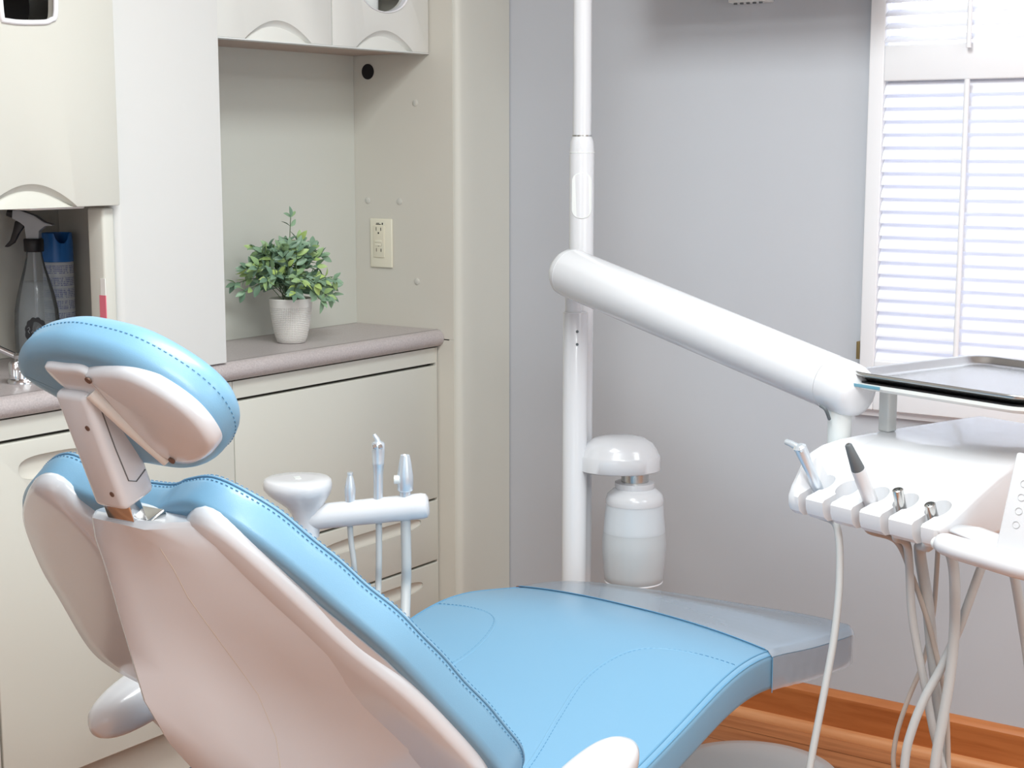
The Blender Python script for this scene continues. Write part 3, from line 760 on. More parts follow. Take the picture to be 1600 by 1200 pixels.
# headrest
TH = radians(55); NH = Vector((sin(TH), 0, cos(TH))); LH = Vector((-cos(TH), 0, sin(TH))); OH = Vector((1.25, 1.44, 1.08))
def FH(s, v, n): return OH + LH * s + Vector((0, v, 0)) + NH * n
ho = V2([(.055, .118), (.080, .108), (.103, .074), (.117, .024), (.120, -.022), (.107, -.095), (.070, -.153), (.030, -.180), (-.011, -.178), (-.042, -.156), (-.067, -.118), (-.080, -.075), (-.081, -.02), (-.079, .015), (-.04, .035), (.005, .062), (.032, .10)])
ho = resample(crom(ho, 8, True), 140)
hrt = obj('headrest_cushion', pillow(MB(), ho, FH, roundprof(.030, -.030, .036, 8, .022), dome1=.006, nin=7, squeeze=(.2, .45)), 'leather', chair, sharp=180)
sm = MB().tube([FH(p.x, p.y, .012) for p in inset(ho, .0032)], .0016, 6)
stt = stitch_path(MB(), [FH(p.x, p.y, .006) for p in inset(ho, -.0002)], .0007, .0065)
obj('seam', sm, 'leather', hrt); obj('stitching', stt, 'stitch', hrt)
hp2 = V2([(.084, -.03), (.093, -.075), (.090, -.112), (.070, -.150), (.042, -.176), (.008, -.184), (-.018, -.174), (-.046, -.130), (-.050, -.092), (-.034, -.060), (.03, -.042), (.062, -.034)])
hp2 = resample(crom(hp2, 6, True), 90)
obj('headrest_plate', pillow(MB(), hp2, FH, [(.010, -.040), (.004, -.038), (.0, -.030), (.0, -.020)], dome0=-.004, nin=6), 'shell', chair, sharp=50)
obj('headrest_bracket', boxm(pp_(.012, .0, .092), axp, .044, .034, .05, .008, boxm(pp_(.020, .004, .108), axp, .052, .052, .02, .008)), 'shell', chair)
hb2 = MB(); q0 = FH(.055, -.026, -.037); q1 = FH(-.050, -.080, -.037)
hb2.tube([q0, q0.lerp(q1, .5), q1], [.010, .009, .006], 14)
obj('headrest_rail', hb2, 'offw', chair)
mo = resample(crom(V2([(.086, .038), (.090, .0), (.088, -.035), (.06, -.050), (.03, -.046), (.035, -.01), (.052, .025)]), 6, True), 60)
obj('headrest_mount', pillow(MB(), mo, FH, [(.006, -.038), (.002, -.036), (.0, -.030), (.0, -.020)], nin=4), 'shell', chair, sharp=50)
sc3 = MB()
for s_, v_ in ((.078, -.040), (-.040, -.098)): sc3.lathe([(.0045, 0), (.0045, .002)], FH(s_, v_, -.041), -NH, 12)
obj('plate_screw', sc3, 'screw', chair)

# seat
def zt(x):
    K = [(1.45, .385), (1.7, .40), (1.99, .443), (2.15, .478), (2.27, .508), (2.35, .516), (2.43, .512), (2.6, .480), (2.8, .454), (2.95, .442)]
    for (a, b), (c, d) in zip(K, K[1:]):
        if x <= c: t_ = (x - a) / (c - a); return b + (d - b) * t_
    return K[-1][1]
def zts(x): return sum(zt(x + d) * w for d, w in ((-.09, 1), (-.06, 2), (-.03, 3), (0, 4), (.03, 3), (.06, 2), (.09, 1))) / 16
se = V2([(1.50, 0), (1.51, -.20), (1.56, -.29), (1.66, -.325), (1.85, -.333), (2.1, -.333), (2.3, -.333), (2.5, -.333), (2.70, -.333), (2.795, -.329), (2.845, -.302), (2.865, -.22), (2.86, -.1), (2.852, 0), (2.838, .1), (2.81, .2), (2.77, .27), (2.70, .315), (2.6, .33), (2.5, .333), (2.3, .333), (2.1, .333), (1.85, .333), (1.66, .325), (1.56, .29), (1.51, .20)])
se = resample(crom(se, 8, True), 260)
def seat_z(x, v):
    """top surface of the seat cushion at (x, v)"""
    t_ = max(0, 1 - abs(v) / .317); e = max(0, min(1, (2.84 - x) / .16)); e = e * e * (3 - 2 * e)
    return zts(x) + .0165 * (1 - (1 - t_) ** 2.4) * e
def FS2(x, v, n): return Vector((x, YC + v, seat_z(x, v) if n > 0 else zts(x) + n))
# the cap of the pillow follows the crown: n handled in FS2 with a dome
seat = obj('seat_cushion', pillow(MB(), se, FS2, roundprof(.016, -.072, -.00001, 6, .014), dome1=.017, nin=26, squeeze=(.62, 0), c=(2.15, 0), pw=2.6), 'leather', chair, sharp=180)
sm = MB(); stt = MB()
e1_ = inset(se, .0105); e2_ = inset(se, .0030); 
sm.tube([FS2(p.x, p.y, -.0008) for p in e1_], .0015, 8); sm.tube([FS2(p.x, p.y, -.0072) for p in e2_], .0015, 8)
obj('piping', sm, 'leather_seam', seat)
for sg in (1, -1):
    wing = crom([(1.80, .20 * -1), (1.92, -.175), (2.05, -.14), (2.16, -.118), (2.25, -.132), (2.30, -.17), (2.322, -.24), (2.325, -.318)], 8)
    wing = [Vector((p.x, p.y * sg)) for p in [Vector((w.x, w.y)) for w in crom([Vector((a, b, 0)) for a, b in ((1.80, -.20), (1.92, -.175), (2.05, -.14), (2.16, -.118), (2.25, -.132), (2.30, -.17), (2.322, -.24), (2.325, -.318))], 8)]]
    sw = MB().tube([(p.x, YC + p.y, seat_z(p.x, p.y) - .0010) for p in wing], .0018, 8)
    obj('wing_seam', sw, 'leather', seat)
    stt = MB(); stitch_path(stt, [Vector((p.x + .003, YC + p.y - .006 * sg, seat_z(p.x, p.y) + .0002)) for p in wing], .0007, .008)
    obj('wing_stitching', stt, 'stitch', seat)
# clear vinyl foot cover
P = [p.copy() for p in se]; fc = []
def xb(v): return 2.435 + .17 * (v + .333) / .666
for p in P: fc.append(Vector((max(p.x, xb(p.y)), p.y)) if p.x > 2.2 else Vector((xb(p.y), p.y)))
fc = [p for p in fc]
R = []
base_o = [Vector((max(p.x, xb(p.y)), p.y)) for p in se]
def FF(x, v, n): return FS2(x, v, n)
mbf = MB()
nu = 70
V = []; F = []
def edge_x(v):   # end of foot at lateral v
    return max([p.x for p in se if abs(p.y - v) < .008] or [2.6])
ncol = 70
for i in range(nu + 1):
    for j in range(ncol + 1):
        v = -.3345 + .669 * j / ncol
        xe = edge_x(max(-.331, min(.331, v))) - .004; x = xb(v) + (xe - xb(v)) * i / nu
        zz = max(seat_z(x, v), zts(x)) + .0035
        d_end = max(0, 1 - (xe - x) / .014); zz -= .010 * d_end ** 2
        if abs(v) > .318: zz -= .012 * ((abs(v) - .318) / .0165) ** 2
        V.append((x, YC + v, zz)); 
for i in range(nu):
    for j in range(ncol): a = i * (ncol + 1) + j; F.append((a, a + 1, a + ncol + 2, a + ncol + 1))
mbf.add(V, F)
# side skirts hang over the near and far edges, slightly creased
for sg in (-1, 1):
    side = [p for p in se if p.y * sg > .20 and p.x > xb(.333 * sg) and p.x < (2.835 if sg < 0 else 2.72)]
    side.sort(key=lambda p: p.x); side = [Vector((xb(.333 * sg), .333 * sg))] + side
    V = []; F = []; kk = 8
    for p in side:
        x = p.x; o_ = inset(se, -.002)[min(range(len(se)), key=lambda i: (se[i] - p).length)] if p is not side[0] else Vector((p.x, p.y + .002 * sg))
        for k in range(kk + 1):
            f = k / kk; zz = zts(x) - .0095 - .060 * f
            ease = .0022 * f * abs(sin(x * 70 + f * 2.2)) * (1 if 2.48 < x < 2.64 else .15)
            V.append((o_.x, YC + o_.y + sg * ease, zz))
    for i in range(len(side) - 1):
        for k in range(kk): a = i * (kk + 1) + k; F.append((a, a + 1, a + kk + 2, a + kk + 1))
    mbf.add(V, F)
cvr = obj('foot_cover', mbf, 'film', chair, sharp=180, label='clear glossy vinyl foot cover')
ed = MB().tube([(xb(v), YC + v, seat_z(xb(v), v) + .003) for v in [-.318 + .636 * k / 40 for k in range(41)]], .0008, 6)
ed.tube([(xb(-.333), YC - .3355, zts(xb(-.333)) - .008 - .065 * k / 6) for k in range(7)], .0008, 6)
obj('cover_hem', ed, 'leather_seam', cvr)

# seat pan, lift and base
obj('seat_pan', MB().prism([(1.52, -.02), (2.40, -.02), (2.36, -.055), (1.62, -.06)], lambda p: (p[0], YC - .27, zts(p[0]) - .055 + p[1]), lambda p: (p[0], YC + .27, zts(p[0]) - .055 + p[1]), .012), 'shell', chair)
obj('lift_column', MB().prism([(1.60, .32), (1.86, .34), (2.10, .05), (1.70, .05)], lambda p: (p[0], YC - .13, p[1]), lambda p: (p[0], YC + .13, p[1]), .02), 'shell', chair)
obj('base_plate', MB().box((1.45, YC - .24, 0), (2.25, YC + .24, .05), .018), 'disc', chair)
def armrest(sy):
    mb = MB(); y0 = YC + sy; R = []
    for k in range(25):
        t_ = k / 24; x = (1.535 if sy < 0 else 1.56) + .285 * t_; e = max(.02, sqrt(max(0, 1 - abs(2 * t_ - 1) ** 2.6)))
        zc = (.493 if sy < 0 else .482) + .060 * t_; w = .044 * e ** .8; hh = (.037 if sy < 0 else .042) * e ** .8
        R.append([Vector((x, y0 + w * (abs(cos(q)) ** .8) * (1 if cos(q) > 0 else -1), zc + hh * (abs(sin(q)) ** .85) * (1 if sin(q) > 0 else -1))) for q in [2 * pi * j / 28 for j in range(28)]])
    mb.rings(R); a_ = obj('armrest', mb, 'white', chair, sharp=180)
    b = MB().tube([(1.68, y0, .495), (1.69, y0 - .06 * (1 if sy > 0 else -1), .45), (1.70, YC + .26 * (1 if sy > 0 else -1), .42)], [.022, .020, .022], 14)
    obj('armrest_support', b, 'shell', a_)
armrest(-.41); armrest(.41)

# foot control disc
t = thing('foot_control', (3.02, 1.40, 0), 'flat grey round foot control lying on the wooden floor', 'foot control')
obj('control_disc', MB().lathe([(.20, 0), (.20, .018), (.185, .034), (.15, .040), (.02, .046)], (2.985, 1.445, 0), n=72), 'disc', t)
obj('control_ring', MB().lathe([(.207, 0), (.207, .010), (.198, .012)], (2.985, 1.445, 0), n=72), 'offw', t)

# ------------------------------------------------------------------ equipment pole
pA = at(907, 600, 3.50); pB = at(898, 700, 3.435)
t = thing('equipment_pole', (pA.x, pA.y, 0), 'tall white equipment pole standing in front of the grey wall', 'pole')
z1 = at(907, 213, 3.50).z
obj('upper_pole', MB().lathe([(.0201, z1), (.0201, CEIL - .001)], (pA.x, pA.y, 0), n=32), 'enamel', t)
obj('ceiling_flange', MB().lathe([(.05, CEIL - .02), (.05, CEIL - .001)], (pA.x, pA.y, 0), n=32), 'enamel', t)
obj('rear_pole', MB().lathe([(.0271, .02), (.0271, z1 - .032), (.0253, z1 - .012), (.0210, z1)], (pA.x, pA.y, 0), n=40), 'enamel', t)
obj('joint_ring', MB().lathe([(.0215, z1 - .0005), (.0215, z1 + .003)], (pA.x, pA.y, 0), n=40), 'steel', t)
obj('joint_line', MB().lathe([(.0276, z1 - .036), (.0276, z1 - .034)], (pA.x, pA.y, 0), n=40), 'offw', t)
# oval access cover wrapped on the pole
ov = MB(); R0 = []; R1 = []; phc = math.atan2(-pA.y, -pA.x); zc = (at(907, 270, 3.45).z + at(907, 342, 3.45).z) / 2; hz_ = abs(at(907, 270, 3.45).z - at(907, 342, 3.45).z) / 2
for k in range(60):
    q = 2 * pi * k / 60; a = .95 * cos(q); b = hz_ * (abs(sin(q)) ** 1.0) * (1 if sin(q) > 0 else -1)
    b = (hz_ - .020) * (1 if sin(q) > 0 else -1) + .020 * sin(q) if abs(sin(q)) > .02 else 0
    for r_, L_ in ((.0267, R0), (.0285, R1)): L_.append(Vector((pA.x + r_ * cos(phc + a * .9), pA.y + r_ * sin(phc + a * .9), zc + b)))
ov.rings([R0, R1], cap0=False); obj('access_cover', ov, 'offw', t)
zt1 = at(898, 487, 3.435).z
obj('front_pole', MB().lathe([(.0271, .02), (.0271, zt1 - .003), (.0253, zt1)], (pB.x, pB.y, 0), n=40), 'enamel', t)
obj('pivot_neck', MB().lathe([(.0178, zt1), (.0178, zt1 + .05)], (pB.x - .003, pB.y + .004, 0), n=28), 'enamel', t)
fr = MB()
dv = Vector((-pB.x, -pB.y, 0)).normalized()
for yy in (518, 538):
    zz = at(902, yy, 3.41).z; fr.lathe([(.0032, 0), (.0032, .001)], (pB + dv * .0268 + rt * .004) * 1 + Vector((0, 0, zz - pB.z)), dv, 12)
obj('screw', fr, 'hosed', t)
obj('pole_foot', MB().box((min(pA.x, pB.x) - .06, min(pA.y, pB.y) - .06, 0), (max(pA.x, pB.x) + .05, max(pA.y, pB.y) + .05, .02), .006), 'enamel', t)
# water bottle canopy on the pole
cc = at(968, 725, 3.44); zb = at(970, 735, 3.44).z; zm = at(970, 712, 3.44).z; ztp = at(970, 681, 3.44).z
rw = .0900; cn = MB(); R = []
for (k, z) in ((.95, zb), (1, zb + .003), (1, zm), (.975, zm + .003), (.91, zm + (ztp - zm) * .36), (.80, zm + (ztp - zm) * .66), (.62, zm + (ztp - zm) * .88), (.40, zm + (ztp - zm) * .98), (.1, ztp)):
    R.append([cc * 1 + rt * (rw * k * (abs(cos(q)) ** .9) * (1 if cos(q) > 0 else -1)) + hd * (.067 * k * sin(q)) + Vector((0, 0, z - cc.z)) for q in [2 * pi * j / 48 for j in range(48)]])
cn.rings(R); obj('bottle_canopy', cn, 'enamel', t, sharp=50)
# water bottle
bc = at(991, 830, 3.44)
def zy(y): return at(991, y, 3.44).z
wb = thing('water_bottle', (bc.x, bc.y, zy(912)), 'translucent milky water bottle hanging under the white canopy', 'bottle')
k = 3.44 / FPX
obj('bottle_neck', MB().lathe([(22 * k, zy(760)), (22 * k, zb)], (bc.x, bc.y, 0), n=36), 'steel', wb)
obj('bottle_collar', MB().lathe([(30 * k, zy(764)), (32 * k, zy(759)), (32 * k, zy(753)), (27 * k, zy(752))], (bc.x, bc.y, 0), n=40), 'white', wb)
obj('bottle_shoulder', MB().lathe([(46 * k, zy(786)), (46.5 * k, zy(780)), (44 * k, zy(772)), (36 * k, zy(765)), (29 * k, zy(761))], (bc.x, bc.y, 0), n=48), 'white', wb)
obj('bottle_body', MB().lathe([(49.6 * k, zy(829)), (47.5 * k, zy(805)), (45.5 * k, zy(785))], (bc.x, bc.y, 0), n=48, caps=False), 'bottle', wb)
obj('filled_body', MB().lathe([(43 * k, zy(909)), (47 * k, zy(904)), (48 * k, zy(895)), (51 * k, zy(862)), (51.3 * k, zy(845)), (49.6 * k, zy(829))], (bc.x, bc.y, 0), n=48, caps=False), 'bottle_low', wb)
obj('base_ring', MB().tube([(bc.x + 45.5 * k * cos(q), bc.y + 45.5 * k * sin(q), zy(907)) for q in [2 * pi * j / 48 for j in range(49)]], .0022, 6, caps=False), 'trim', wb)

# ------------------------------------------------------------------ delivery arm and head
E1 = Vector((.326, .946, 0)).normalized(); E2 = Vector((.946, -.326, 0)).normalized(); G0 = Vector((2.302, .817, 0))
def HL(a, b, z): return G0 + E1 * a + E2 * b + Vector((0, 0, z))
t = thing('delivery_unit', HL(.15, .2, .76), 'white dental delivery unit with instrument row on a thick tilted arm', 'dental unit')
A0 = at(886, 424, 3.365); A1 = at(1333, 611, 2.70)
ax = (A1 - A0).normalized(); La = (A1 - A0).length
obj('arm', MB().lathe([(.0515, .018), (.0520, .03), (.0482, La - .055), (.0480, La - .05)], A0, ax, 56), 'enamel', t)
obj('arm_end_cap', MB().lathe([(.039, -.008), (.046, -.003), (.0510, .006), (.0520, .018)], A0, ax, 56), 'enamel', t)
obj('arm_elbow', MB().lathe([(.0475, La - .0495), (.0478, La - .02), (.046, La + .0), (.040, La + .016), (.028, La + .024), (.012, La + .027)], A0, ax, 56), 'enamel', t)
dp = at(1312, 660, 2.715)
obj('drop_post', MB().lathe([(.0205, .855), (.0205, .985)], (dp.x, dp.y, 0), n=36), 'offw', t)
obj('yoke', MB().box((-.015, -.05, .835), (.10, .0, .856), .008, 3, Matrix.Translation((dp.x, dp.y, 0)) @ Matrix.Rotation(math.atan2(E2.y, E2.x), 4, 'Z')), 'offw', t)
cbl = crom([at(1282, 634, 2.70), at(1290, 640, 2.69), at(1296, 655, 2.70)], 6)
obj('cable', MB().tube(cbl, .003, 8), 'hosed', t)
def bprof(w):
    # w=0 gentle slope behind the instrument row, w=1 the full shoulder at the far end
    A = [(.0, .800), (.004, .8045), (.018, .808), (.035, .813), (.07, .830), (.11, .850), (.15, .869), (.19, .882), (.205, .885)]
    B = [(.001, .800), (.008, .816), (.017, .829), (.031, .851), (.052, .868), (.080, .878), (.12, .883), (.19, .8855), (.205, .886)]
    mid = [(p[0] * (1 - w) + q[0] * w, p[1] * (1 - w) + q[1] * w) for p, q in zip(A, B)]
    return [Vector(p) for p in [(.014, .768), (.005, .775), (.001, .785)] + mid + [(.495, .886), (.505, .88), (.505, .83), (.40, .79), (.2, .772), (.1, .766)]]
R = []
for a, w, ins in ((.000, 0, .010), (.001, 0, .006), (.004, 0, .002), (.010, 0, 0), (.10, 0, 0), (.20, 0, 0), (.285, 0, 0), (.292, .35, 0), (.298, .8, 0), (.304, 1, 0), (.310, 1, .002), (.314, 1, .007), (.315, 1, .012)):
    R.append([HL(a, p.x, p.y) for p in (inset(bprof(w), ins) if ins else bprof(w))])
body = obj('head_body', MB().rings(R), 'enamel', t, sharp=28)
SLOTS = [.277, .222, .160, .100, .036]
cutters = []
for a in SLOTS:
    m_ = MB().prism([(a - .0085, -.03), (a + .0085, -.03), (a + .0085, .045), (a - .0085, .045)], lambda p: HL(p[0], p[1], .74), lambda p: HL(p[0], p[1], .9), 0)
    cutters.append(obj('cutter', m_, 'enamel'))
    rg = []
    for (kk, z) in ((.62, .782), (.8, .786), (.95, .80), (1.05, .86)):
        rg.append([HL(a + .0205 * kk * cos(q), .050 + .0215 * kk * sin(q), z) for q in [2 * pi * j / 36 for j in range(36)]])
    cutters.append(obj('cutter', MB().rings(rg), 'enamel'))
for c_ in cutters:
    md = body.modifiers.new('b', 'BOOLEAN'); md.object = c_; md.solver = 'EXACT'
dg = bpy.context.evaluated_depsgraph_get(); me = bpy.data.meshes.new_from_object(body.evaluated_get(dg)); body.modifiers.clear()
body.data = me
for c_ in cutters: bpy.data.objects.remove(c_)
me.set_sharp_from_angle(angle=radians(28))
# front handle bar and control pad
def elbar(pts, ry, rz, n=24):
    R = []
    for i, (p, e) in enumerate(pts):
        R.append([p + E2 * (ry * e * cos(q)) + Vector((0, 0, rz * e * sin(q))) for q in [2 * pi * j / n for j in range(n)]])
    return MB().rings(R)
hbp = [(HL(-.012, -.006, .786), .5), (HL(-.017, -.007, .786), .8), (HL(-.03, -.010, .786), .95), (HL(-.06, -.014, .785), 1), (HL(-.16, -.02, .784), 1.05), (HL(-.30, -.02, .784), 1.05)]
obj('handle_bar', elbar(hbp, .022, .0175), 'white', t, sharp=180)
obj('handle_bracket', elbar([(HL(-.004, .05, .795), .6), (HL(-.03, .055, .793), .8), (HL(-.09, .04, .79), .9), (HL(-.13, .01, .787), .9)], .034, .012), 'white', t, sharp=180)
obj('handle_plug', MB().lathe([(.0095, 0), (.0095, .004), (.007, .007)], HL(-.013, -.010, .784), E1, 24), 'offw', t)
cpd = MB().prism([(-.122, .0), (-.30, .0), (-.30, 1), (-.126, 1)], lambda p: HL(p[0], -.016 + .034 * p[1], .80 + .14 * p[1]), lambda p: HL(p[0], -.004 + .034 * p[1], .797 + .14 * p[1]), .004)
pad = obj('control_pad', cpd, 'white', t)
ic = MB()
for k in range(4): ic.tube([HL(-.150 - .006 * sin(q), -.0165 + .034 * (.28 + .14 * k + .035 * cos(q)), .8 + .14 * (.28 + .14 * k + .035 * cos(q))) for q in [2 * pi * j / 14 for j in range(15)]], .0004, 5)
obj('pad_icons', ic, 'hose', pad)
# tray support
tp = HL(.300, .235, 0)
obj('tray_post', MB().box((-.012, -.012, .8855), (.012, .012, .970), .004, 3, Matrix.Translation((tp.x, tp.y, 0)) @ Matrix.Rotation(math.atan2(E2.y, E2.x), 4, 'Z')), 'offw', t)
def rrect(a0, a1, b0, b1, r, n=8):
    P = []
    for (ca, cb, s0) in ((a1 - r, b1 - r, 0), (a0 + r, b1 - r, 1), (a0 + r, b0 + r, 2), (a1 - r, b0 + r, 3)):
        for i in range(n + 1):
            q = pi / 2 * (s0 + i / n); P.append((ca + r * cos(q), cb + r * sin(q)))
    return P
TA0, TA1, TB0, TB1 = -.065, .312, .135, .49
def trr(d, z): return [HL(p[0], p[1], z) for p in rrect(TA0 + d, TA1 - d, TB0 + d, TB1 - d, max(.045 - d, .008))]
obj('tray_holder', MB().rings([trr(.03, .9695), trr(.006, .9715), trr(-.0005, .977), trr(-.0005, .9825), trr(.003, .9825), trr(.004, .9815)]), 'offw', t)
obj('blue_strip', MB().box((0, 0, 0), (.085, .002, .0055), .0005, 2, Matrix.Translation(HL(.232, TB0 - .0018, .9758)) @ Matrix.Rotation(math.atan2(E1.y, E1.x), 4, 'Z')), 'bluestrip', t)
obj('tray_gap_shade', MB().rings([trr(.007, .9816), trr(.007, .9845)]), 'black', t, label='black slab standing in for the shaded gap under the tray')  # shade of the gap below the tray, put in as black colour
# steel tray
outp = [(.026, .9850), (.018, .9852), (.010, .989), (.0045, .9965), (.003, .9960), (-.0012, .9950), (-.0028, .9962), (-.0030, .9992), (-.0016, 1.0012), (.001, 1.0014), (.005, .9990), (.011, .9905), (.019, .9868), (.027, .9864)]
trm = MB().rings([trr(d, z) for d, z in outp])
solo(obj('instrument_tray', trm, 'steel', sharp=60), 'empty stainless steel tray resting on the delivery unit at the right edge', 'tray')

# instruments and hoses
def hose(name, pts, r, m, parent, base=None):
    return obj(name, MB().tube(crom(pts, 8), r, 12), m, parent)
# 1 air water syringe
lb = HL(.277, .045, .800); lt = HL(.283, .0, .884); dr = (lt - lb).normalized()
s1 = thing('air_water_syringe', lb, 'silver three-way syringe leftmost in the delivery head holders', 'syringe')
obj('syringe_body', MB().lathe([(.0085, 0), (.0095, .02), (.0085, .05), (.0105, .085), (.0105, .098), (.006, .102)], lb, dr, 28), 'silver', s1)
for d_ in (-.005, .005): obj('button', MB().lathe([(.0042, 0), (.0042, .007), (.003, .008)], lt + E1 * d_ - E2 * .003 + dr * -.004, (dr * .55 - E2 * .8).normalized(), 16), 'chrome', s1)
obj('syringe_tip', MB().tube([lt + dr * -.002, lt + E1 * .018 + dr * .006, lt + E1 * .032 + Vector((0, 0, .006))], [.006, .0055, .005], 16), 'silver', s1)
hose('hose', [lb + Vector((0, 0, .005)), HL(.273, .035, .77), at(1307, 822, 2.56), at(1312, 900, 2.54), at(1304, 990, 2.52), at(1288, 1080, 2.50), at(1266, 1195, 2.48), at(1250, 1300, 2.46)], .0062, 'hose', s1)
# 3 handpiece with grey tip
lb = HL(.160, .046, .795); lt = HL(.160, -.022, .912); dr = (lt - lb).normalized(); Lh = (lt - lb).length
s1 = thing('dental_handpiece', lb, 'white handpiece with dark grey conical tip standing in the middle holder', 'handpiece')
obj('handpiece_body', MB().lathe([(.0085, 0), (.0120, .02), (.0115, Lh * .63)], lb, dr, 28), 'white', s1)
obj('grey_tip', MB().lathe([(.0108, Lh * .62), (.0110, Lh * .64), (.0058, Lh * .985), (.004, Lh)], lb, dr, 28), 'hosed', s1, label='dark grey conical tip')
obj('tip_bore', MB().lathe([(.0022, Lh), (.0022, Lh + .001)], lb, dr, 14), 'steel', s1)
hose('hose', [lb, HL(.16, .03, .765), at(1400, 846, 2.52), at(1425, 900, 2.52), at(1448, 965, 2.51), at(1466, 1035, 2.50), at(1478, 1100, 2.50), at(1482, 1210, 2.5), at(1482, 1300, 2.5)], .0045, 'hose2', s1)
# 4, 5 couplers
for i, (a, top, lab, path, r_, hm) in enumerate(((.100, .842, 'steel hose coupler fourth from the left in the delivery head', [(1418, 855), (1424, 950), (1433, 1010), (1446, 1075), (1458, 1140), (1476, 1210), (1500, 1300)], .0070, 'hose'),
                                           (.036, .830, 'short steel hose coupler at the right end of the instrument row', [(1437, 858), (1449, 940), (1457, 1020), (1466, 1100), (1472, 1210), (1474, 1300)], .0098, 'hose'))):
    lb = HL(a, .046, .792); lt = HL(a, .030, top); dr = (lt - lb).normalized(); Lh = (lt - lb).length
    s1 = thing('hose_coupler', lb, lab, 'hose', 'hose couplers in the delivery head')
    obj('coupler_body', MB().lathe([(.0088, 0), (.0088, Lh), (.0072, Lh + .001), (.0066, Lh - .004), (.002, Lh - .004)], lb, dr, 28), 'steel', s1)
    obj('coupler_pins', MB().lathe([(.0015, Lh - .004), (.0015, Lh - .001)], lb + E1 * .003, dr, 8).lathe([(.0015, Lh - .004), (.0015, Lh - .001)], lb - E1 * .003, dr, 8), 'hosed', s1)
    hose('hose', [lb, HL(a, .03, .765)] + [at(x, y, 2.50 + .02 * i) for x, y in path], r_, hm, s1)
# loose tubing under the head
for lab, pts, r_, hm in (
    ('thin taupe tube looping down and left under the delivery head', [(1466, 845), (1463, 900), (1458, 960), (1444, 1030), (1420, 1090), (1403, 1140), (1396, 1180), (1397, 1210), (1400, 1300)], .0042, 'hose2'),
    ('pale tube hanging from the handle bar and crossing behind others', [(1480, 850), (1489, 880), (1492, 920), (1491, 990), (1484, 1060), (1474, 1120), (1462, 1190), (1452, 1300)], .0088, 'hose'),
    ('grey tube slanting down and left from the handle bar', [(1545, 860), (1532, 890), (1512, 945), (1495, 990), (1470, 1045), (1445, 1090), (1425, 1140), (1414, 1190), (1408, 1300)], .0075, 'hose'),
    ('grey tube at the right edge of the photo under the handle bar', [(1580, 880), (1587, 910), (1597, 970), (1606, 1030), (1612, 1100), (1612, 1300)], .0075, 'hose')):
    dd = 2.56 if 'taupe' in lab else 2.45 if 'pale' in lab else 2.47
    if 'right edge' in lab: dd = 2.33
    P_ = [at(x, y, dd) for x, y in pts]
    solo(obj('tubing', MB().tube(crom(P_, 8), r_, 12), hm), lab, 'tube')

# ------------------------------------------------------------------ assistant's arm behind the backrest
def as_(x, y, d=2.9): return at(x, y, d)
ke = 2.9 / FPX
o_ = as_(480, 810)
t = thing('assistant_arm', o_, "white assistant's instrument arm with round pad behind the blue backrest", 'dental arm')
a0 = as_(500, 807); a1 = as_(650, 791.5); ax = (a1 - a0).normalized(); La = (a1 - a0).length
obj('holder_bar', MB().lathe([(20 * ke, -.03), (20.5 * ke, 0), (20.8 * ke, La), (20.8 * ke, La + .012), (19 * ke, La + .020), (14 * ke, La + .024), (5 * ke, La + .025)], a0, ax, 44), 'white', t)
pc = as_(465, 760); R = []
for (kx, y) in ((.34, 838), (.38, 815), (.42, 803), (.52, 792), (.70, 782), (.90, 771), (.99, 763), (1.0, 757), (.975, 750), (.90, 747), (.5, 746.5), (.1, 746.5)):
    z = as_(465, y).z; off = (1 - kx) * 22 if y > 758 else 0
    R.append([Vector((pc.x, pc.y, z)) + rt * ((off + 55 * kx * (abs(cos(q)) ** .85) * (1 if cos(q) > 0 else -1)) * ke) + hd * (52 * kx * sin(q) * ke) for q in [2 * pi * j / 48 for j in range(48)]])
obj('touch_pad', MB().rings(R), 'white', t, sharp=60)
pmk = MB().box((-.012, -.006, 0), (.012, .006, .0006), 0, 1, Matrix.Translation((pc.x, pc.y, as_(465, 746.5).z)) @ Matrix.Rotation(.9, 4, 'Z'))
obj('pad_mark', pmk, 'offw', t)
obj('support_arm', MB().tube([as_(480, 830), as_(455, 950, 2.85), as_(440, 1090, 2.6), Vector((1.95, YC + .20, .33))], .02, 16), 'white', t)
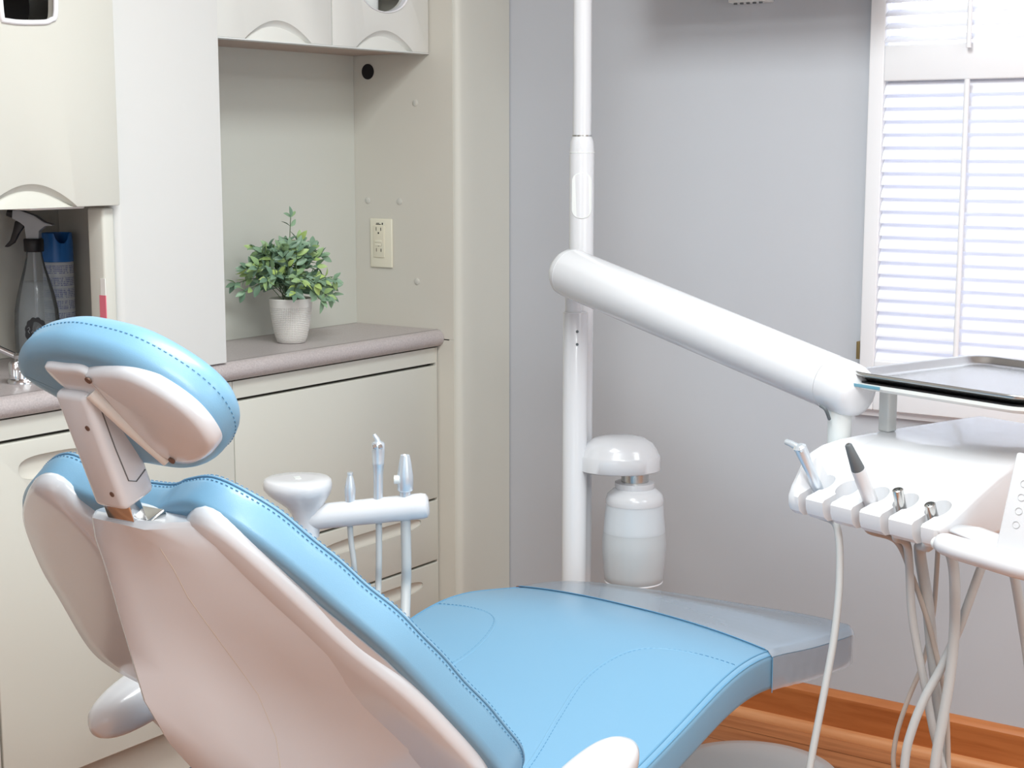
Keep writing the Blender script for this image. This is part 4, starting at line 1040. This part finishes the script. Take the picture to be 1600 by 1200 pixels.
def asi(name, lab, cat, x, ytop, ybot, prof, m, extras=None, hz_=None):
    b = as_(x, ybot, 2.9); s = thing(name, b, lab, cat)
    up = as_(x, ytop, 2.9) - b; L = up.length; up.normalize()
    obj('instrument_body', MB().lathe([(r * ke, h * L) for h, r in prof], b, up, 28), m, s)
    return s, b, up, L
s1, b, up, L = asi('saliva_ejector', "small silver valve leftmost on the assistant's bar", 'valve', 547, 738, 790, [(0, 7), (.25, 8.5), (.5, 9), (.8, 6), (.88, 4.5), (.93, 4.2), (.94, 4.8), (1, 4.6)], 'silver')
hose('hose', [b, as_(547, 822), as_(549, 850), as_(553, 880), as_(556, 930), as_(556, 1040, 2.8)], .0055, 'hose', s1)
s1, b, up, L = asi('air_water_syringe', "tall silver syringe in the middle of the assistant's bar", 'syringe', 591, 690, 785, [(0, 8), (.1, 7.6), (.45, 7.8), (.62, 9), (.63, 9.6), (.66, 9.2), (.85, 10.4), (.97, 10.2), (1, 8)], 'silver')
for d_ in (-4.5, 4.5): obj('button', MB().lathe([(3.6 * ke, 0), (3.6 * ke, .006), (2.6 * ke, .007)], b + up * L * .93 + rt * d_ * ke - hd * 9 * ke, -hd + Vector((0, 0, .35)), 14), 'chrome', s1)
obj('syringe_tip', MB().tube([b + up * L * .98, b + up * L * 1.04 - rt * 2 * ke, b + up * L * 1.12 - rt * 7 * ke], [5 * ke, 4.5 * ke, 3 * ke], 14), 'silver', s1)
hose('hose', [b, as_(592, 830), as_(592, 880), as_(591, 930), as_(590, 1040, 2.8)], 5.2 * ke, 'hose', s1)
s1, b, up, L = asi('suction_valve', "wide suction valve nearest the end of the assistant's bar", 'valve', 633, 711, 790, [(0, 9), (.28, 9), (.3, 12), (.32, 13.2), (.6, 12.8), (.85, 10), (.97, 8), (1, 7.5), (.97, 5), (.9, 4)], 'silver')
obj('valve_lever', MB().tube([b + up * L * .53 - rt * 8 * ke - hd * 6 * ke, b + up * L * .53 - rt * 17 * ke - hd * 6 * ke], [7 * ke, 7 * ke], 18), 'offw', s1)
hose('hose', [b, as_(634, 830), as_(635, 880), as_(634, 930), as_(630, 1040, 2.8)], 8.2 * ke, 'hose', s1)
